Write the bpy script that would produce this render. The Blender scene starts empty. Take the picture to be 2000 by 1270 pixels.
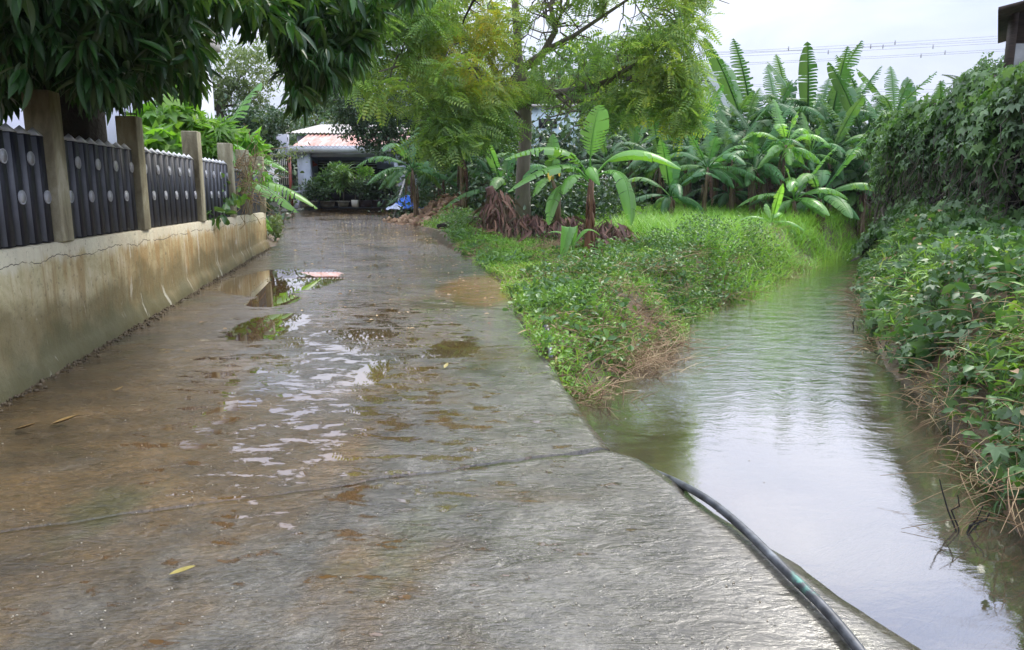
import bpy, math, random
import numpy as np
from mathutils import Vector
random.seed(7); rng = np.random.default_rng(11)
R = math.radians
sc = bpy.context.scene
# ------------------------------------------------------------------ camera
CH = 1.55; FPX = 1444.4; PITCH = math.atan(260/FPX)
cam = bpy.data.cameras.new('camera'); camo = bpy.data.objects.new('camera', cam)
sc.collection.objects.link(camo); sc.camera = camo
cam.lens = 26; cam.sensor_width = 36; cam.clip_end = 5000; cam.clip_start = .05
camo.location = (0, 0, CH); camo.rotation_euler = (math.pi/2-PITCH, 0, 0)
# ------------------------------------------------------------------ world and sun
SUN_EL, SUN_AZ = R(48), R(35)        # azimuth from +Y towards +X
w = bpy.data.worlds.new('World'); sc.world = w; w.use_nodes = True
nt = w.node_tree; nt.nodes.clear()
def N(nt, t, **k):
    n = nt.nodes.new(t)
    for a, b in k.items():
        if a.startswith('i_'):
            key = a[2:]; n.inputs[int(key) if key.isdigit() else key.replace('_', ' ')].default_value = b
        else: setattr(n, a, b)
    return n
def L(nt, a, b): nt.links.new(a, b)
sky = N(nt, 'ShaderNodeTexSky', sky_type='NISHITA', sun_disc=False, sun_elevation=SUN_EL, sun_rotation=SUN_AZ)
sky.air_density = 1; sky.dust_density = 2
tc = N(nt, 'ShaderNodeTexCoord')
mp = N(nt, 'ShaderNodeMapping'); mp.inputs["Scale"].default_value = (1, 1, 3.0)
L(nt, tc.outputs['Generated'], mp.inputs[0])
no = N(nt, 'ShaderNodeTexNoise', i_Scale=2.1, i_Detail=6, i_Roughness=.55, i_Distortion=.4)
L(nt, mp.outputs[0], no.inputs['Vector'])
cr = N(nt, 'ShaderNodeValToRGB'); e = cr.color_ramp.elements
e[0].position = .3; e[0].color = (3.7, 4.5, 6.8, 1); e[1].position = .66; e[1].color = (8.8, 8.9, 9.8, 1)
L(nt, no.outputs['Fac'], cr.inputs[0])
sx = N(nt, 'ShaderNodeSeparateXYZ'); L(nt, tc.outputs['Generated'], sx.inputs[0])
mr = N(nt, 'ShaderNodeMapRange', i_1=0.05, i_2=.8, i_3=.27, i_4=2.35); L(nt, sx.outputs['Z'], mr.inputs[0])
vm = N(nt, 'ShaderNodeVectorMath', operation='SCALE'); L(nt, cr.outputs[0], vm.inputs[0]); L(nt, mr.outputs[0], vm.inputs['Scale'])
mx = N(nt, 'ShaderNodeMix', data_type='RGBA'); mx.inputs[0].default_value = .88
L(nt, sky.outputs[0], mx.inputs[6]); L(nt, vm.outputs[0], mx.inputs[7])
bg = N(nt, 'ShaderNodeBackground', i_Strength=.1); L(nt, mx.outputs[2], bg.inputs[0])
wo = N(nt, 'ShaderNodeOutputWorld'); L(nt, bg.outputs[0], wo.inputs[0])
sun = bpy.data.lights.new('sun', 'SUN'); sun.energy = 1.5; sun.angle = R(14); sun.color = (1, .94, .82)
suno = bpy.data.objects.new('sun', sun); sc.collection.objects.link(suno)
sd = Vector((math.sin(SUN_AZ)*math.cos(SUN_EL), math.cos(SUN_AZ)*math.cos(SUN_EL), math.sin(SUN_EL)))
suno.rotation_euler = sd.to_track_quat('Z', 'Y').to_euler()
sc.view_settings.view_transform = 'Standard'; sc.view_settings.look = 'None'
sc.view_settings.exposure = 1.08; sc.view_settings.gamma = 1
sc.render.engine = 'CYCLES'
sc.cycles.max_bounces = 6; sc.cycles.transparent_max_bounces = 8; sc.cycles.diffuse_bounces = 3
sc.cycles.glossy_bounces = 3; sc.cycles.transmission_bounces = 3
sc.cycles.caustics_reflective = False; sc.cycles.caustics_refractive = False

# ------------------------------------------------------------------ pixel helpers (2000x1270 frame of the photograph)
cp, sp_ = math.cos(PITCH), math.sin(PITCH)
def ray(u, v):
    a, b = (u-1000), (635-v)
    return np.array((a, FPX*cp+b*sp_, -FPX*sp_+b*cp))
def at(u, v, Y):
    d = ray(u, v); return np.array((0, 0, CH)) + d*(Y/d[1])
def onz(u, v, z):
    d = ray(u, v); return np.array((0, 0, CH)) + d*((z-CH)/d[2])
SL = .03
def onroad(u, v):
    d = ray(u, v); t = CH/(SL*d[1]-d[2]); return np.array((0, 0, CH)) + d*t
def px_m(Y): return Y/FPX            # metres per photo pixel at depth Y
def proj(P):
    q = np.asarray(P, float) - np.array((0, 0, CH))
    f = q[..., 1]*cp - q[..., 2]*sp_; up = q[..., 1]*sp_ + q[..., 2]*cp
    return 1000+FPX*q[..., 0]/f, 635-FPX*up/f

# ------------------------------------------------------------------ mesh helpers
def nrm(a): return a/np.maximum(np.linalg.norm(a, axis=-1, keepdims=True), 1e-9)
_tab = np.random.default_rng(5).random((256, 256))
def vnoise(x, y, s=0):
    x = np.asarray(x, float)+s*17.3; y = np.asarray(y, float)+s*9.1
    xi = np.floor(x).astype(int); yi = np.floor(y).astype(int); fx = x-xi; fy = y-yi
    fx = fx*fx*(3-2*fx); fy = fy*fy*(3-2*fy)
    g = lambda a, b: _tab[a & 255, b & 255]
    return (g(xi, yi)*(1-fx)+g(xi+1, yi)*fx)*(1-fy)+(g(xi, yi+1)*(1-fx)+g(xi+1, yi+1)*fx)*fy
def fbm(x, y, s=0, o=4):
    r = 0; a = .5
    for i in range(o): r = r+a*vnoise(np.asarray(x)*2**i, np.asarray(y)*2**i, s+i); a /= 2
    return r/(1-.5**o)
class MB:
    def __init__(s): s.V = []; s.F = []; s.n = 0
    def add(s, V, *Fs):
        V = np.asarray(V, float).reshape(-1, 3)
        for F in Fs:
            if len(F): s.F.append(np.asarray(F, int)+s.n)
        s.V.append(V); s.n += len(V); return s
    def box(s, c, d, rz=0, taper=1, rot=None):
        x, y, z = np.array(d)/2.
        V = np.array([(-x, -y, -z), (x, -y, -z), (x, y, -z), (-x, y, -z), (-x, -y, z), (x, -y, z), (x, y, z), (-x, y, z)])
        V[4:, :2] *= taper
        if rot is not None: V = V @ np.array(rot).T
        ca, sa = math.cos(rz), math.sin(rz); V = np.stack((V[:, 0]*ca-V[:, 1]*sa, V[:, 0]*sa+V[:, 1]*ca, V[:, 2]), 1)
        return s.add(V+np.array(c), [(0, 3, 2, 1), (4, 5, 6, 7), (0, 1, 5, 4), (1, 2, 6, 5), (2, 3, 7, 6), (3, 0, 4, 7)])
    def tube(s, P, r, k=8, cap=True):
        P = np.asarray(P, float); n = len(P); r = np.broadcast_to(np.asarray(r, float), (n,))
        T = nrm(np.gradient(P, axis=0)); ref = np.array((0, 0, 1.)) if abs(T[0][2]) < .9 else np.array((1., 0, 0))
        u = nrm(np.cross(T[0], ref)); rings = []
        for i in range(n):
            u = u-T[i]*np.dot(u, T[i]); u = u/max(np.linalg.norm(u), 1e-9); v = np.cross(T[i], u)
            a = np.linspace(0, 2*math.pi, k, endpoint=False)
            rings.append(P[i]+r[i]*(np.cos(a)[:, None]*u+np.sin(a)[:, None]*v))
        V = np.concatenate(rings); i, j = np.meshgrid(np.arange(n-1), np.arange(k), indexing='ij')
        i = i.ravel(); j = j.ravel(); j2 = (j+1) % k
        F = np.stack((i*k+j, i*k+j2, (i+1)*k+j2, (i+1)*k+j), 1)
        s.add(V, F)
        if cap:
            b = s.n-len(V)
            s.F.append(np.array([[b+(n-1)*k+q for q in range(k)]])); s.F.append(np.array([[b+q for q in range(k)][::-1]]))
        return s
    def lathe(s, c, prof, k=20):
        a = np.linspace(0, 2*math.pi, k, endpoint=False); n = len(prof)
        V = np.array([(c[0]+r*math.cos(t), c[1]+r*math.sin(t), c[2]+z) for r, z in prof for t in a])
        F = [(i*k+j, i*k+(j+1) % k, (i+1)*k+(j+1) % k, (i+1)*k+j) for i in range(n-1) for j in range(k)]
        return s.add(V, F)
    def grid(s, V, n, m):               # V (n*m) rows by columns
        i, j = np.meshgrid(np.arange(n-1), np.arange(m-1), indexing='ij'); i = i.ravel(); j = j.ravel()
        return s.add(V, np.stack((i*m+j, i*m+j+1, (i+1)*m+j+1, (i+1)*m+j), 1))
    def build(s, name, mat, parent=None, smooth=False):
        me = bpy.data.meshes.new(name)
        V = np.concatenate(s.V); me.vertices.add(len(V)); me.vertices.foreach_set('co', V.ravel())
        tot = np.concatenate([np.full(len(F), F.shape[1]) for F in s.F]); idx = np.concatenate([F.ravel() for F in s.F])
        me.loops.add(len(idx)); me.loops.foreach_set('vertex_index', idx)
        me.polygons.add(len(tot)); me.polygons.foreach_set('loop_start', np.concatenate(([0], np.cumsum(tot)[:-1])))
        if smooth: me.polygons.foreach_set('use_smooth', np.ones(len(tot), bool))
        me.materials.append(mat); me.update(calc_edges=True); me.validate()
        o = bpy.data.objects.new(name, me); sc.collection.objects.link(o)
        if parent is not None:
            o.parent = parent
            l = parent.location if parent.type == 'EMPTY' else Vector()
            if parent.type == 'EMPTY': o.location = -l       # geometry is written in world space
        return o
def tag(o, label=None, cat=None, group=None, kind=None):
    if label: o['label'] = label
    if cat: o['category'] = cat
    if group: o['group'] = group
    if kind: o['kind'] = kind
    return o
def empty(name, loc, label, cat, group=None):
    o = bpy.data.objects.new(name, None); sc.collection.objects.link(o); o.location = loc; o.empty_display_size = .1
    return tag(o, label, cat, group)
def scat(mb, tv, tf, P, D, Nn, S):
    """copies of a template (x side, y along, z normal) at points P"""
    P = np.asarray(P, float); D = nrm(np.asarray(D, float)); Nn = np.asarray(Nn, float)
    X = nrm(np.cross(D, Nn)); Z = np.cross(X, D); S = np.asarray(S, float)
    if S.ndim == 1: S = np.stack((S, S, S), 1)
    tv = np.asarray(tv, float); n = len(P); k = len(tv)
    V = P[:, None]+(tv[None, :, 0, None]*S[:, None, 0:1])*X[:, None]+(tv[None, :, 1, None]*S[:, None, 1:2])*D[:, None]+(tv[None, :, 2, None]*S[:, None, 2:3])*Z[:, None]
    off = (np.arange(n)*k)[:, None, None]
    mb.add(V.reshape(-1, 3), *[(np.asarray(f)[None]+off).reshape(-1, np.asarray(f).shape[1]) for f in tf])

# ------------------------------------------------------------------ materials
def newmat(name):
    m = bpy.data.materials.new(name); m.use_nodes = True; nt = m.node_tree; nt.nodes.clear()
    out = N(nt, 'ShaderNodeOutputMaterial'); b = N(nt, 'ShaderNodeBsdfPrincipled'); L(nt, b.outputs[0], out.inputs[0])
    return m, nt, b, out
def coords(nt, scale=(1, 1, 1), loc=(0, 0, 0), gen='Object'):
    t = N(nt, 'ShaderNodeTexCoord'); m = N(nt, 'ShaderNodeMapping'); m.inputs['Scale'].default_value = scale; m.inputs['Location'].default_value = loc
    L(nt, t.outputs[gen], m.inputs[0]); return m.outputs[0]
def noise(nt, vec, scale, detail=4, rough=.55, dist=0):
    n = N(nt, 'ShaderNodeTexNoise', i_Scale=scale, i_Detail=detail, i_Roughness=rough, i_Distortion=dist); L(nt, vec, n.inputs['Vector']); return n.outputs['Fac']
def ramp(nt, fac, stops, interp='LINEAR'):
    r = N(nt, 'ShaderNodeValToRGB'); r.color_ramp.interpolation = interp; e = r.color_ramp.elements
    while len(e) < len(stops): e.new(.5)
    for k, (p, c) in enumerate(stops):
        e[k].position = p; e[k].color = (c if hasattr(c, '__len__') else (c, c, c))[:3]+(1,) if hasattr(c, '__len__') else (c, c, c, 1)
    L(nt, fac, r.inputs[0]); return r.outputs[0]
def mixc(nt, fac, a, b, mode='MIX'):
    m = N(nt, 'ShaderNodeMix', data_type='RGBA', blend_type=mode)
    for s, v in ((0, fac), (6, a), (7, b)):
        if hasattr(v, 'links'): L(nt, v, m.inputs[s])
        else: m.inputs[s].default_value = v if s == 0 else tuple(v)+(1,)
    return m.outputs[2]
def math_(nt, op, a, b=0, clamp=False):
    m = N(nt, 'ShaderNodeMath', operation=op, use_clamp=clamp)
    for s, v in ((0, a), (1, b)):
        if hasattr(v, 'links'): L(nt, v, m.inputs[s])
        else: m.inputs[s].default_value = v
    return m.outputs[0]
def sstep(nt, v, a, b):
    m = N(nt, 'ShaderNodeMapRange', interpolation_type='SMOOTHSTEP', i_1=a, i_2=b, i_3=0., i_4=1.); L(nt, v, m.inputs[0]); return m.outputs[0]
def bump(nt, b, h, strength=.4, dist=.02):
    n = N(nt, 'ShaderNodeBump', i_Strength=strength, i_Distance=dist); L(nt, h, n.inputs['Height']); L(nt, n.outputs[0], b.inputs['Normal']); return n
def simple(name, c1, c2=None, scale=6, rough=.6, bmp=.2, bscale=30, metallic=0, stretch=(1, 1, 1), bdist=.01):
    m, nt, b, o = newmat(name); v = coords(nt, stretch); c2 = c2 or tuple(x*.7 for x in c1)
    L(nt, mixc(nt, ramp(nt, noise(nt, v, scale, 5, .6), [(.35, 0), (.65, 1)]), c1, c2), b.inputs['Base Color'])
    b.inputs['Roughness'].default_value = rough; b.inputs['Metallic'].default_value = metallic
    bump(nt, b, noise(nt, v, bscale, 4, .6), bmp, bdist); return m
def leafmat(name, stops, rough=.38, trans=.35, nscale=1.2, mixn=.5, src='island', spec=.5, veins=False):
    """stops: colour ramp driven by a per-leaf random value mixed with a clump noise"""
    m, nt, b, out = newmat(name)
    g = N(nt, 'ShaderNodeNewGeometry')
    if src == 'island': rv = g.outputs['Random Per Island']
    else: rv = N(nt, 'ShaderNodeObjectInfo').outputs['Random']
    nz = ramp(nt, noise(nt, coords(nt, gen='Object'), nscale, 2, .5), [(.3, 0), (.7, 1)])
    f = math_(nt, 'ADD', math_(nt, 'MULTIPLY', rv, 1-mixn), math_(nt, 'MULTIPLY', nz, mixn))
    col = ramp(nt, f, stops)
    # paler, duller underside
    col = mixc(nt, math_(nt, 'MULTIPLY', g.outputs['Backfacing'], .3), col, (.16, .22, .12))
    L(nt, col, b.inputs['Base Color']); b.inputs['Roughness'].default_value = rough; b.inputs['Specular IOR Level'].default_value = spec
    tr = N(nt, 'ShaderNodeBsdfTranslucent'); L(nt, mixc(nt, 1., col, (1.25, 1.3, .5), 'MULTIPLY'), tr.inputs[0])
    ms = N(nt, 'ShaderNodeMixShader', i_0=trans); L(nt, b.outputs[0], ms.inputs[1]); L(nt, tr.outputs[0], ms.inputs[2]); L(nt, ms.outputs[0], out.inputs[0])
    return m
M = {}
M['mango'] = leafmat('mango leaf', [(.0, (.012, .040, .010)), (.4, (.03, .095, .02)), (.7, (.07, .20, .03)), (1, (.22, .40, .05))], .32, .32, .6, .5, spec=.4)
M['feather'] = leafmat('feathery leaf', [(.0, (.13, .24, .08)), (.4, (.24, .40, .12)), (.7, (.40, .50, .13)), (1, (.66, .52, .08))], .5, .5, .45, .7)
M['dark'] = leafmat('dark leaf', [(0, (.02, .05, .025)), (.6, (.045, .10, .04)), (1, (.11, .18, .07))], .4, .2, .8, .5)
M['mid'] = leafmat('mid green leaf', [(0, (.04, .10, .03)), (.6, (.09, .20, .05)), (1, (.20, .34, .09))], .42, .35, .8, .5)
M['pale'] = leafmat('pale olive leaf', [(0, (.10, .15, .06)), (.6, (.17, .23, .09)), (1, (.28, .32, .14))], .5, .35, .8, .5)
M['bright'] = leafmat('bright leaf', [(0, (.10, .26, .04)), (.6, (.20, .42, .06)), (1, (.38, .58, .12))], .4, .45, 1.2, .4)
M['banana'] = leafmat('banana leaf', [(0, (.05, .15, .055)), (.6, (.10, .26, .085)), (1, (.24, .42, .10))], .45, .42, 1.0, .35, src='object', spec=.3)
M['banana_dark'] = leafmat('dark banana leaf', [(0, (.032, .095, .035)), (.6, (.07, .175, .06)), (1, (.17, .31, .09))], .5, .33, 1.0, .4, src='object', spec=.25)
M['banana_bright'] = leafmat('bright banana leaf', [(0, (.14, .34, .07)), (.6, (.22, .46, .10)), (1, (.34, .56, .18))], .33, .45, 1.5, .4, src='object')
M['ivy'] = leafmat('ivy leaf', [(0, (.022, .06, .02)), (.4, (.06, .15, .04)), (.75, (.13, .26, .07)), (.93, (.26, .40, .10)), (1, (.42, .38, .12))], .45, .35, .6, .55)
M['weed'] = leafmat('weed leaf', [(0, (.06, .15, .03)), (.35, (.13, .29, .045)), (.65, (.24, .42, .07)), (1, (.42, .50, .12))], .45, .4, 1.1, .65)
M['grass'] = leafmat('grass blade', [(0, (.10, .26, .03)), (.5, (.22, .46, .05)), (1, (.42, .64, .10))], .42, .45, .5, .5)
M['straw'] = leafmat('dry straw', [(0, (.15, .08, .045)), (.5, (.34, .23, .12)), (1, (.58, .46, .26))], .7, .15, 1.2, .3)
M['deadleaf'] = leafmat('dead banana leaf', [(0, (.05, .022, .018)), (.5, (.13, .06, .045)), (1, (.30, .17, .11))], .7, .1, 1.2, .4)
M['bark'] = simple('bark', (.13, .11, .08), (.06, .05, .04), 5, .85, .8, 14, stretch=(1, 1, .25), bdist=.04)
M['darkbark'] = simple('dark bark', (.035, .028, .022), (.015, .013, .011), 6, .9, .8, 16, bdist=.04)
M['greybark'] = simple('grey bark', (.22, .19, .15), (.12, .10, .075), 4, .85, .8, 14, stretch=(1, 1, .3), bdist=.03)
M['pseudostem'] = simple('banana stem', (.20, .15, .08), (.085, .04, .022), 5, .6, .5, 10, stretch=(3, 3, .5), bdist=.02)
M['petiole'] = simple('banana midrib', (.30, .40, .13), (.22, .34, .1), 5, .5, .1, 10)
M['black_plastic'] = simple('black plastic', (.02, .021, .024), (.045, .046, .05), 20, .35, .1, 60)

# ------------------------------------------------------------------ ground plan
ZW = -.15                                              # water level
edge_px = [(1189, 876), (1150, 820), (1110, 765), (1085, 720), (1062, 690), (1040, 655), (1010, 610), (1003, 575), (960, 530), (900, 490), (850, 456), (790, 425), (757, 408)]
EP = np.array([onroad(*p) for p in edge_px])
jl, jr = onroad(-500, 1110), onroad(1189, 876)          # joint line, left and right end
slab_px = [(1189, 876), (1240, 887), (1285, 915), (1330, 948), (1400, 1000), (1480, 1050), (1560, 1098), (1643, 1158), (1720, 1205), (1825, 1270), (1870, 1300)]
SPt = np.array([onroad(*p) for p in slab_px])
wall_a, wall_b = onroad(0, 783), onroad(521, 484)       # foot of the fence wall
wd = nrm((wall_b-wall_a)[:2]); wn = np.array((wd[1], -wd[0]))   # wn faces the road
def wall_x(y): return wall_a[0]+(y-wall_a[1])*wd[0]/wd[1]
YEND = 40.
ly = [-3, wall_b[1], wall_b[1]+.3] + [onroad(*p)[1] for p in ((556, 445), (553, 425), (549, 411))] + [29, YEND]
lx = [wall_x(-3)-.05, wall_x(wall_b[1])-.05, wall_x(wall_b[1])+.1] + [onroad(*p)[0] for p in ((556, 445), (553, 425), (549, 411))] + [-10.5, -13]
def xl(y): return np.interp(y, ly, lx)
def xr_far(y): return np.interp(y, list(EP[:, 1])+[31, YEND], list(EP[:, 0])+[-3.2, -3.0])
so = np.argsort(SPt[:, 1])
def xr_near(y): return np.interp(y, [-3]+list(SPt[so, 1]), [SPt[-1, 0]+.9]+list(SPt[so, 0]))
def xr(y): return np.where(y > EP[0, 1], xr_far(y), xr_near(y))
def road_z(y): return SL*np.minimum(y, 30)
LB = [onz(*p, ZW)[:2] for p in ((1118, 772), (1150, 768), (1203, 748), (1232, 704), (1275, 682), (1320, 660), (1335, 628), (1385, 606), (1440, 580), (1500, 548), (1560, 522), (1625, 497), (1660, 484))]
RB = [onz(*p, ZW)[:2] for p in ((1720, 480), (1693, 520), (1668, 570), (1692, 640), (1720, 715), (1790, 772), (1860, 850), (1915, 935), (1960, 1020))]
CREEK = np.array([(-.6, -3.), (-.6, 4.0), (.2, 5.2)]+LB+RB+[(2.75, 2.9), (2.7, 1.5), (3.0, -3.)])
def sdpoly(x, y, poly):
    """signed distance, negative inside"""
    d = np.full(x.shape, 1e9); ins = np.zeros(x.shape, bool)
    for i in range(len(poly)):
        a = poly[i]; b = poly[(i+1) % len(poly)]; e = b-a
        wx, wy = x-a[0], y-a[1]; t = np.clip((wx*e[0]+wy*e[1])/(e@e), 0, 1)
        d = np.minimum(d, (wx-e[0]*t)**2+(wy-e[1]*t)**2)
        c = ((a[1] > y) != (b[1] > y)) & (x < (b[0]-a[0])*(y-a[1])/(b[1]-a[1]+1e-12)+a[0]); ins ^= c
    return np.where(ins, -1, 1)*np.sqrt(d)
RBy = np.array([p[1] for p in RB][::-1]); RBx = np.array([p[0] for p in RB][::-1])
LBy = np.array([p[1] for p in LB]); LBx = np.array([p[0] for p in LB])
def center_x(y): return (np.interp(y, RBy, RBx)+np.interp(y, LBy, LBx))/2
def sm(t): t = np.clip(t, 0, 1); return t*t*(3-2*t)
def ground_z(x, y):
    x = np.asarray(x, float); y = np.asarray(y, float)
    s = sdpoly(x, y, CREEK)
    base = road_z(y)+.03+.10*(fbm(x*.9, y*.9, 3)-.5)
    right = x > center_x(y)
    # plot between the road and the creek: a low swell, higher towards the bananas
    swell = .03*sm((x-xr(y))/1.2)+.10*np.exp(-((x-3.2)**2/2+(y-12.3)**2/6))+.0*y
    isl_ = ~right & (x > xr(y)-.6)
    land = base+np.where(right, 0, swell)
    land = np.where(isl_, road_z(y)-.02+(land-road_z(y)+.02)*sm((x-xr(y)-.02)/.4), land)
    land = land+.22*np.exp(-((x+1.1)**2/2.2+(y-17.5)**2/7))
    rt = .62+.25*sm((y-6)/8)+.25*fbm(x*.8, y*.8, 8)+.35*sm((s-.8)/2)
    land = np.where(right & (y < 24), np.maximum(rt, land*0+rt), land)
    wid = np.where(right, .42+.04*y, .55+.25*vnoise(x*1.5, y*1.5, 2))
    z = np.where(s > 0, ZW-.03+(land-ZW+.03)*sm(s/wid)**.8, ZW-.03-.34*sm(-s/1.3)-.02*fbm(x*3, y*3, 1))
    near = sm((np.abs(x)+np.abs(y-12)-60)/60)
    z = z*(1-near)+.9*near
    onr = (x > xl(y)-.3) & (x < xr(y)-.16) & (y < YEND) & (y > -3)
    z = np.where(onr, np.minimum(z, road_z(y)-.12), z)
    lef = (x < xl(y)-.1) & (y < wall_b[1])
    z = np.where(lef, .35+.03*y, z)
    return z
def axis(a, b, st, far): 
    c = list(np.arange(a, b, st)); q = st
    lo = []; hi = []; p = a
    while p > -far: q *= 1.35; p -= q; lo.append(p)
    q = st; p = c[-1]
    while p < far: q *= 1.35; p += q; hi.append(p)
    return np.array(lo[::-1]+c+hi)
gx, gy = axis(-7, 11, .11, 1500), axis(-1, 30, .11, 1500)
GX, GY = np.meshgrid(gx, gy); GZ = ground_z(GX, GY)
m, nt, b, o = newmat('soil and mud')
v = coords(nt)
c = ramp(nt, noise(nt, v, 1.3, 6, .65), [(.3, (.07, .055, .03)), (.5, (.13, .09, .045)), (.7, (.22, .12, .055))])
c = mixc(nt, sstep(nt, noise(nt, v, .8, 4, .6), .45, .6), c, (.10, .09, .04))
L(nt, c, b.inputs['Base Color']); b.inputs['Roughness'].default_value = .55
bump(nt, b, noise(nt, v, 14, 7, .7), .8, .06)
mb = MB(); mb.grid(np.stack((GX, GY, GZ), -1).reshape(-1, 3), len(gy), len(gx))
tag(mb.build('ground', m, smooth=True), kind='structure')

# ------------------------------------------------------------------ road and slab
def ell(nt, sep, cx, cy, rx, ry, ang=0):
    """1 at the centre falling to 0 at the rim"""
    X = math_(nt, 'SUBTRACT', sep.outputs[0], cx); Y = math_(nt, 'SUBTRACT', sep.outputs[1], cy)
    ca, sa = math.cos(ang), math.sin(ang)
    A = math_(nt, 'ADD', math_(nt, 'MULTIPLY', X, ca/rx), math_(nt, 'MULTIPLY', Y, sa/rx))
    B = math_(nt, 'ADD', math_(nt, 'MULTIPLY', X, -sa/ry), math_(nt, 'MULTIPLY', Y, ca/ry))
    d = math_(nt, 'ADD', math_(nt, 'MULTIPLY', A, A), math_(nt, 'MULTIPLY', B, B))
    return math_(nt, 'SUBTRACT', 1., d, True)
def pxell(p0, p1):                                     # ellipse from a pixel rectangle on the road
    a = onroad(p0[0], p1[1]); bb = onroad(p1[0], p1[1]); f = onroad((p0[0]+p1[0])/2, p0[1]); n = onroad((p0[0]+p1[0])/2, p1[1])
    return (f[0]+n[0])/2, (f[1]+n[1])/2, abs(bb[0]-a[0])/2, abs(f[1]-n[1])/2
m, nt, b, o = newmat('wet concrete road')
M['road'] = m
t = N(nt, 'ShaderNodeTexCoord'); sep = N(nt, 'ShaderNodeSeparateXYZ'); L(nt, t.outputs['Object'], sep.inputs[0])
v = coords(nt); vs = coords(nt, (1, 2.0, 1)); vs2 = coords(nt, (1.3, 3.0, 1), (3, 8, 0))
big = noise(nt, v, .75, 5, .6, .6); mid = noise(nt, v, 2.6, 6, .65, .5); fine = noise(nt, v, 30, 6, .7)
col = ramp(nt, mid, [(.32, (.042, .038, .027)), (.5, (.085, .078, .06)), (.68, (.145, .135, .11))])
muddy = ramp(nt, noise(nt, vs, 1.7, 5, .6, .3), [(.3, (.048, .028, .008)), (.5, (.112, .066, .020)), (.72, (.20, .118, .040))])
# brown mud on the left and at the foot of the picture, grey at right
lx_ = math_(nt, 'ADD', math_(nt, 'MULTIPLY', sep.outputs[0], -.30), math_(nt, 'MULTIPLY', math_(nt, 'SUBTRACT', big, .5), 3.2))
mm = sstep(nt, math_(nt, 'SUBTRACT', lx_, math_(nt, 'MULTIPLY', sep.outputs[1], .012)), -.15, .75)
om = ell(nt, sep, *pxell((800, 530), (1100, 610)))
om2 = ell(nt, sep, *pxell((780, 440), (960, 520)))
om3 = ell(nt, sep, *pxell((560, 1040), (980, 1260)))
lm = math_(nt, 'MULTIPLY', math_(nt, 'ADD', om, math_(nt, 'ADD', math_(nt, 'MULTIPLY', om2, .6), math_(nt, 'MULTIPLY', om3, .6))), math_(nt, 'MULTIPLY', sstep(nt, noise(nt, vs, 2.2, 6, .65, .8), .35, .65), 1.5))
mm = math_(nt, 'MAXIMUM', math_(nt, 'MULTIPLY', mm, .85), sstep(nt, lm, .3, .9))
col = mixc(nt, mm, col, muddy)
oran = sstep(nt, math_(nt, 'MULTIPLY', math_(nt, 'ADD', om, math_(nt, 'MULTIPLY', om2, .5)), math_(nt, 'ADD', .5, math_(nt, 'MULTIPLY', noise(nt, vs, 2.5, 6, .65, .5), 2.2))), .35, 1.1); col = mixc(nt, math_(nt, 'MULTIPLY', oran, .75), col, (.25, .12, .035))
col = mixc(nt, math_(nt, 'MULTIPLY', sstep(nt, noise(nt, coords(nt, loc=(7, 3, 0)), 1.1, 5, .6), .56, .68), .55), col, (.055, .065, .018))
col = mixc(nt, .85, col, ramp(nt, noise(nt, coords(nt, (1, 1.3, 1)), 34, 7, .75), [(.36, .45), (.5, .95), (.64, 1.4)]), 'MULTIPLY')
# pale speckle of grit
sp = ramp(nt, noise(nt, v, 75, 2, .5), [(.70, 0), (.74, 1)]); col = mixc(nt, math_(nt, 'MULTIPLY', sp, .5), col, (.5, .46, .38))
# puddles
wob = math_(nt, 'SUBTRACT', noise(nt, vs2, 1.9, 6, .62, .4), .5)
wobf = math_(nt, 'SUBTRACT', noise(nt, vs, 6, 5, .6, .2), .5)
def pud(rect, k=.55):
    return math_(nt, 'ADD', ell(nt, sep, *pxell(*rect)), math_(nt, 'ADD', math_(nt, 'MULTIPLY', wob, k*2.2), math_(nt, 'MULTIPLY', wobf, k)))
gate = lambda rect: sstep(nt, ell(nt, sep, *pxell(*rect)), 0.0, .03)
ps = None
for rect, k in (((395, 518), (710, 588)), .42), (((440, 606), (615, 674)), .5), (((650, 640), (790, 668)), .5), (((820, 660), (960, 705)), 1.1), (((690, 695), (770, 760)), .5), (((470, 572), (600, 602)), .5):
    q = sstep(nt, math_(nt, 'MULTIPLY', pud(rect, k), gate(rect)), .30, .34)
    ps = q if ps is None else math_(nt, 'MAXIMUM', ps, q)
cz = math_(nt, 'MULTIPLY', ell(nt, sep, -1.25, 6.2, 2.2, 5.0, .12), .205)
rnd = sstep(nt, math_(nt, 'ADD', math_(nt, 'ADD', noise(nt, vs2, 2.9, 8, .72, .3), math_(nt, 'MULTIPLY', wobf, .6)), cz), .695, .725)
pm = math_(nt, 'MAXIMUM', ps, rnd)
pcol = ramp(nt, big, [(.35, (.07, .035, .012)), (.6, (.12, .062, .022))])
col = mixc(nt, math_(nt, 'MULTIPLY', pm, .6), col, pcol)
L(nt, col, b.inputs['Base Color'])
rough = ramp(nt, noise(nt, vs, 3.2, 6, .6), [(.3, .14), (.5, .24), (.72, .42)])
dry = sstep(nt, math_(nt, 'ADD', math_(nt, 'MULTIPLY', sep.outputs[0], .25), big), .5, .9)
rough = math_(nt, 'ADD', rough, math_(nt, 'MULTIPLY', dry, .06))
r2 = N(nt, 'ShaderNodeMix'); L(nt, pm, r2.inputs[0]); L(nt, rough, r2.inputs[2]); r2.inputs[3].default_value = .015
L(nt, r2.outputs[0], b.inputs['Roughness'])
b.inputs['IOR'].default_value = 1.5; b.inputs['Specular IOR Level'].default_value = .3
ridge = lambda q: math_(nt, 'SUBTRACT', 1., math_(nt, 'ABSOLUTE', math_(nt, 'MULTIPLY', math_(nt, 'SUBTRACT', q, .5), 4.)))
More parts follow.
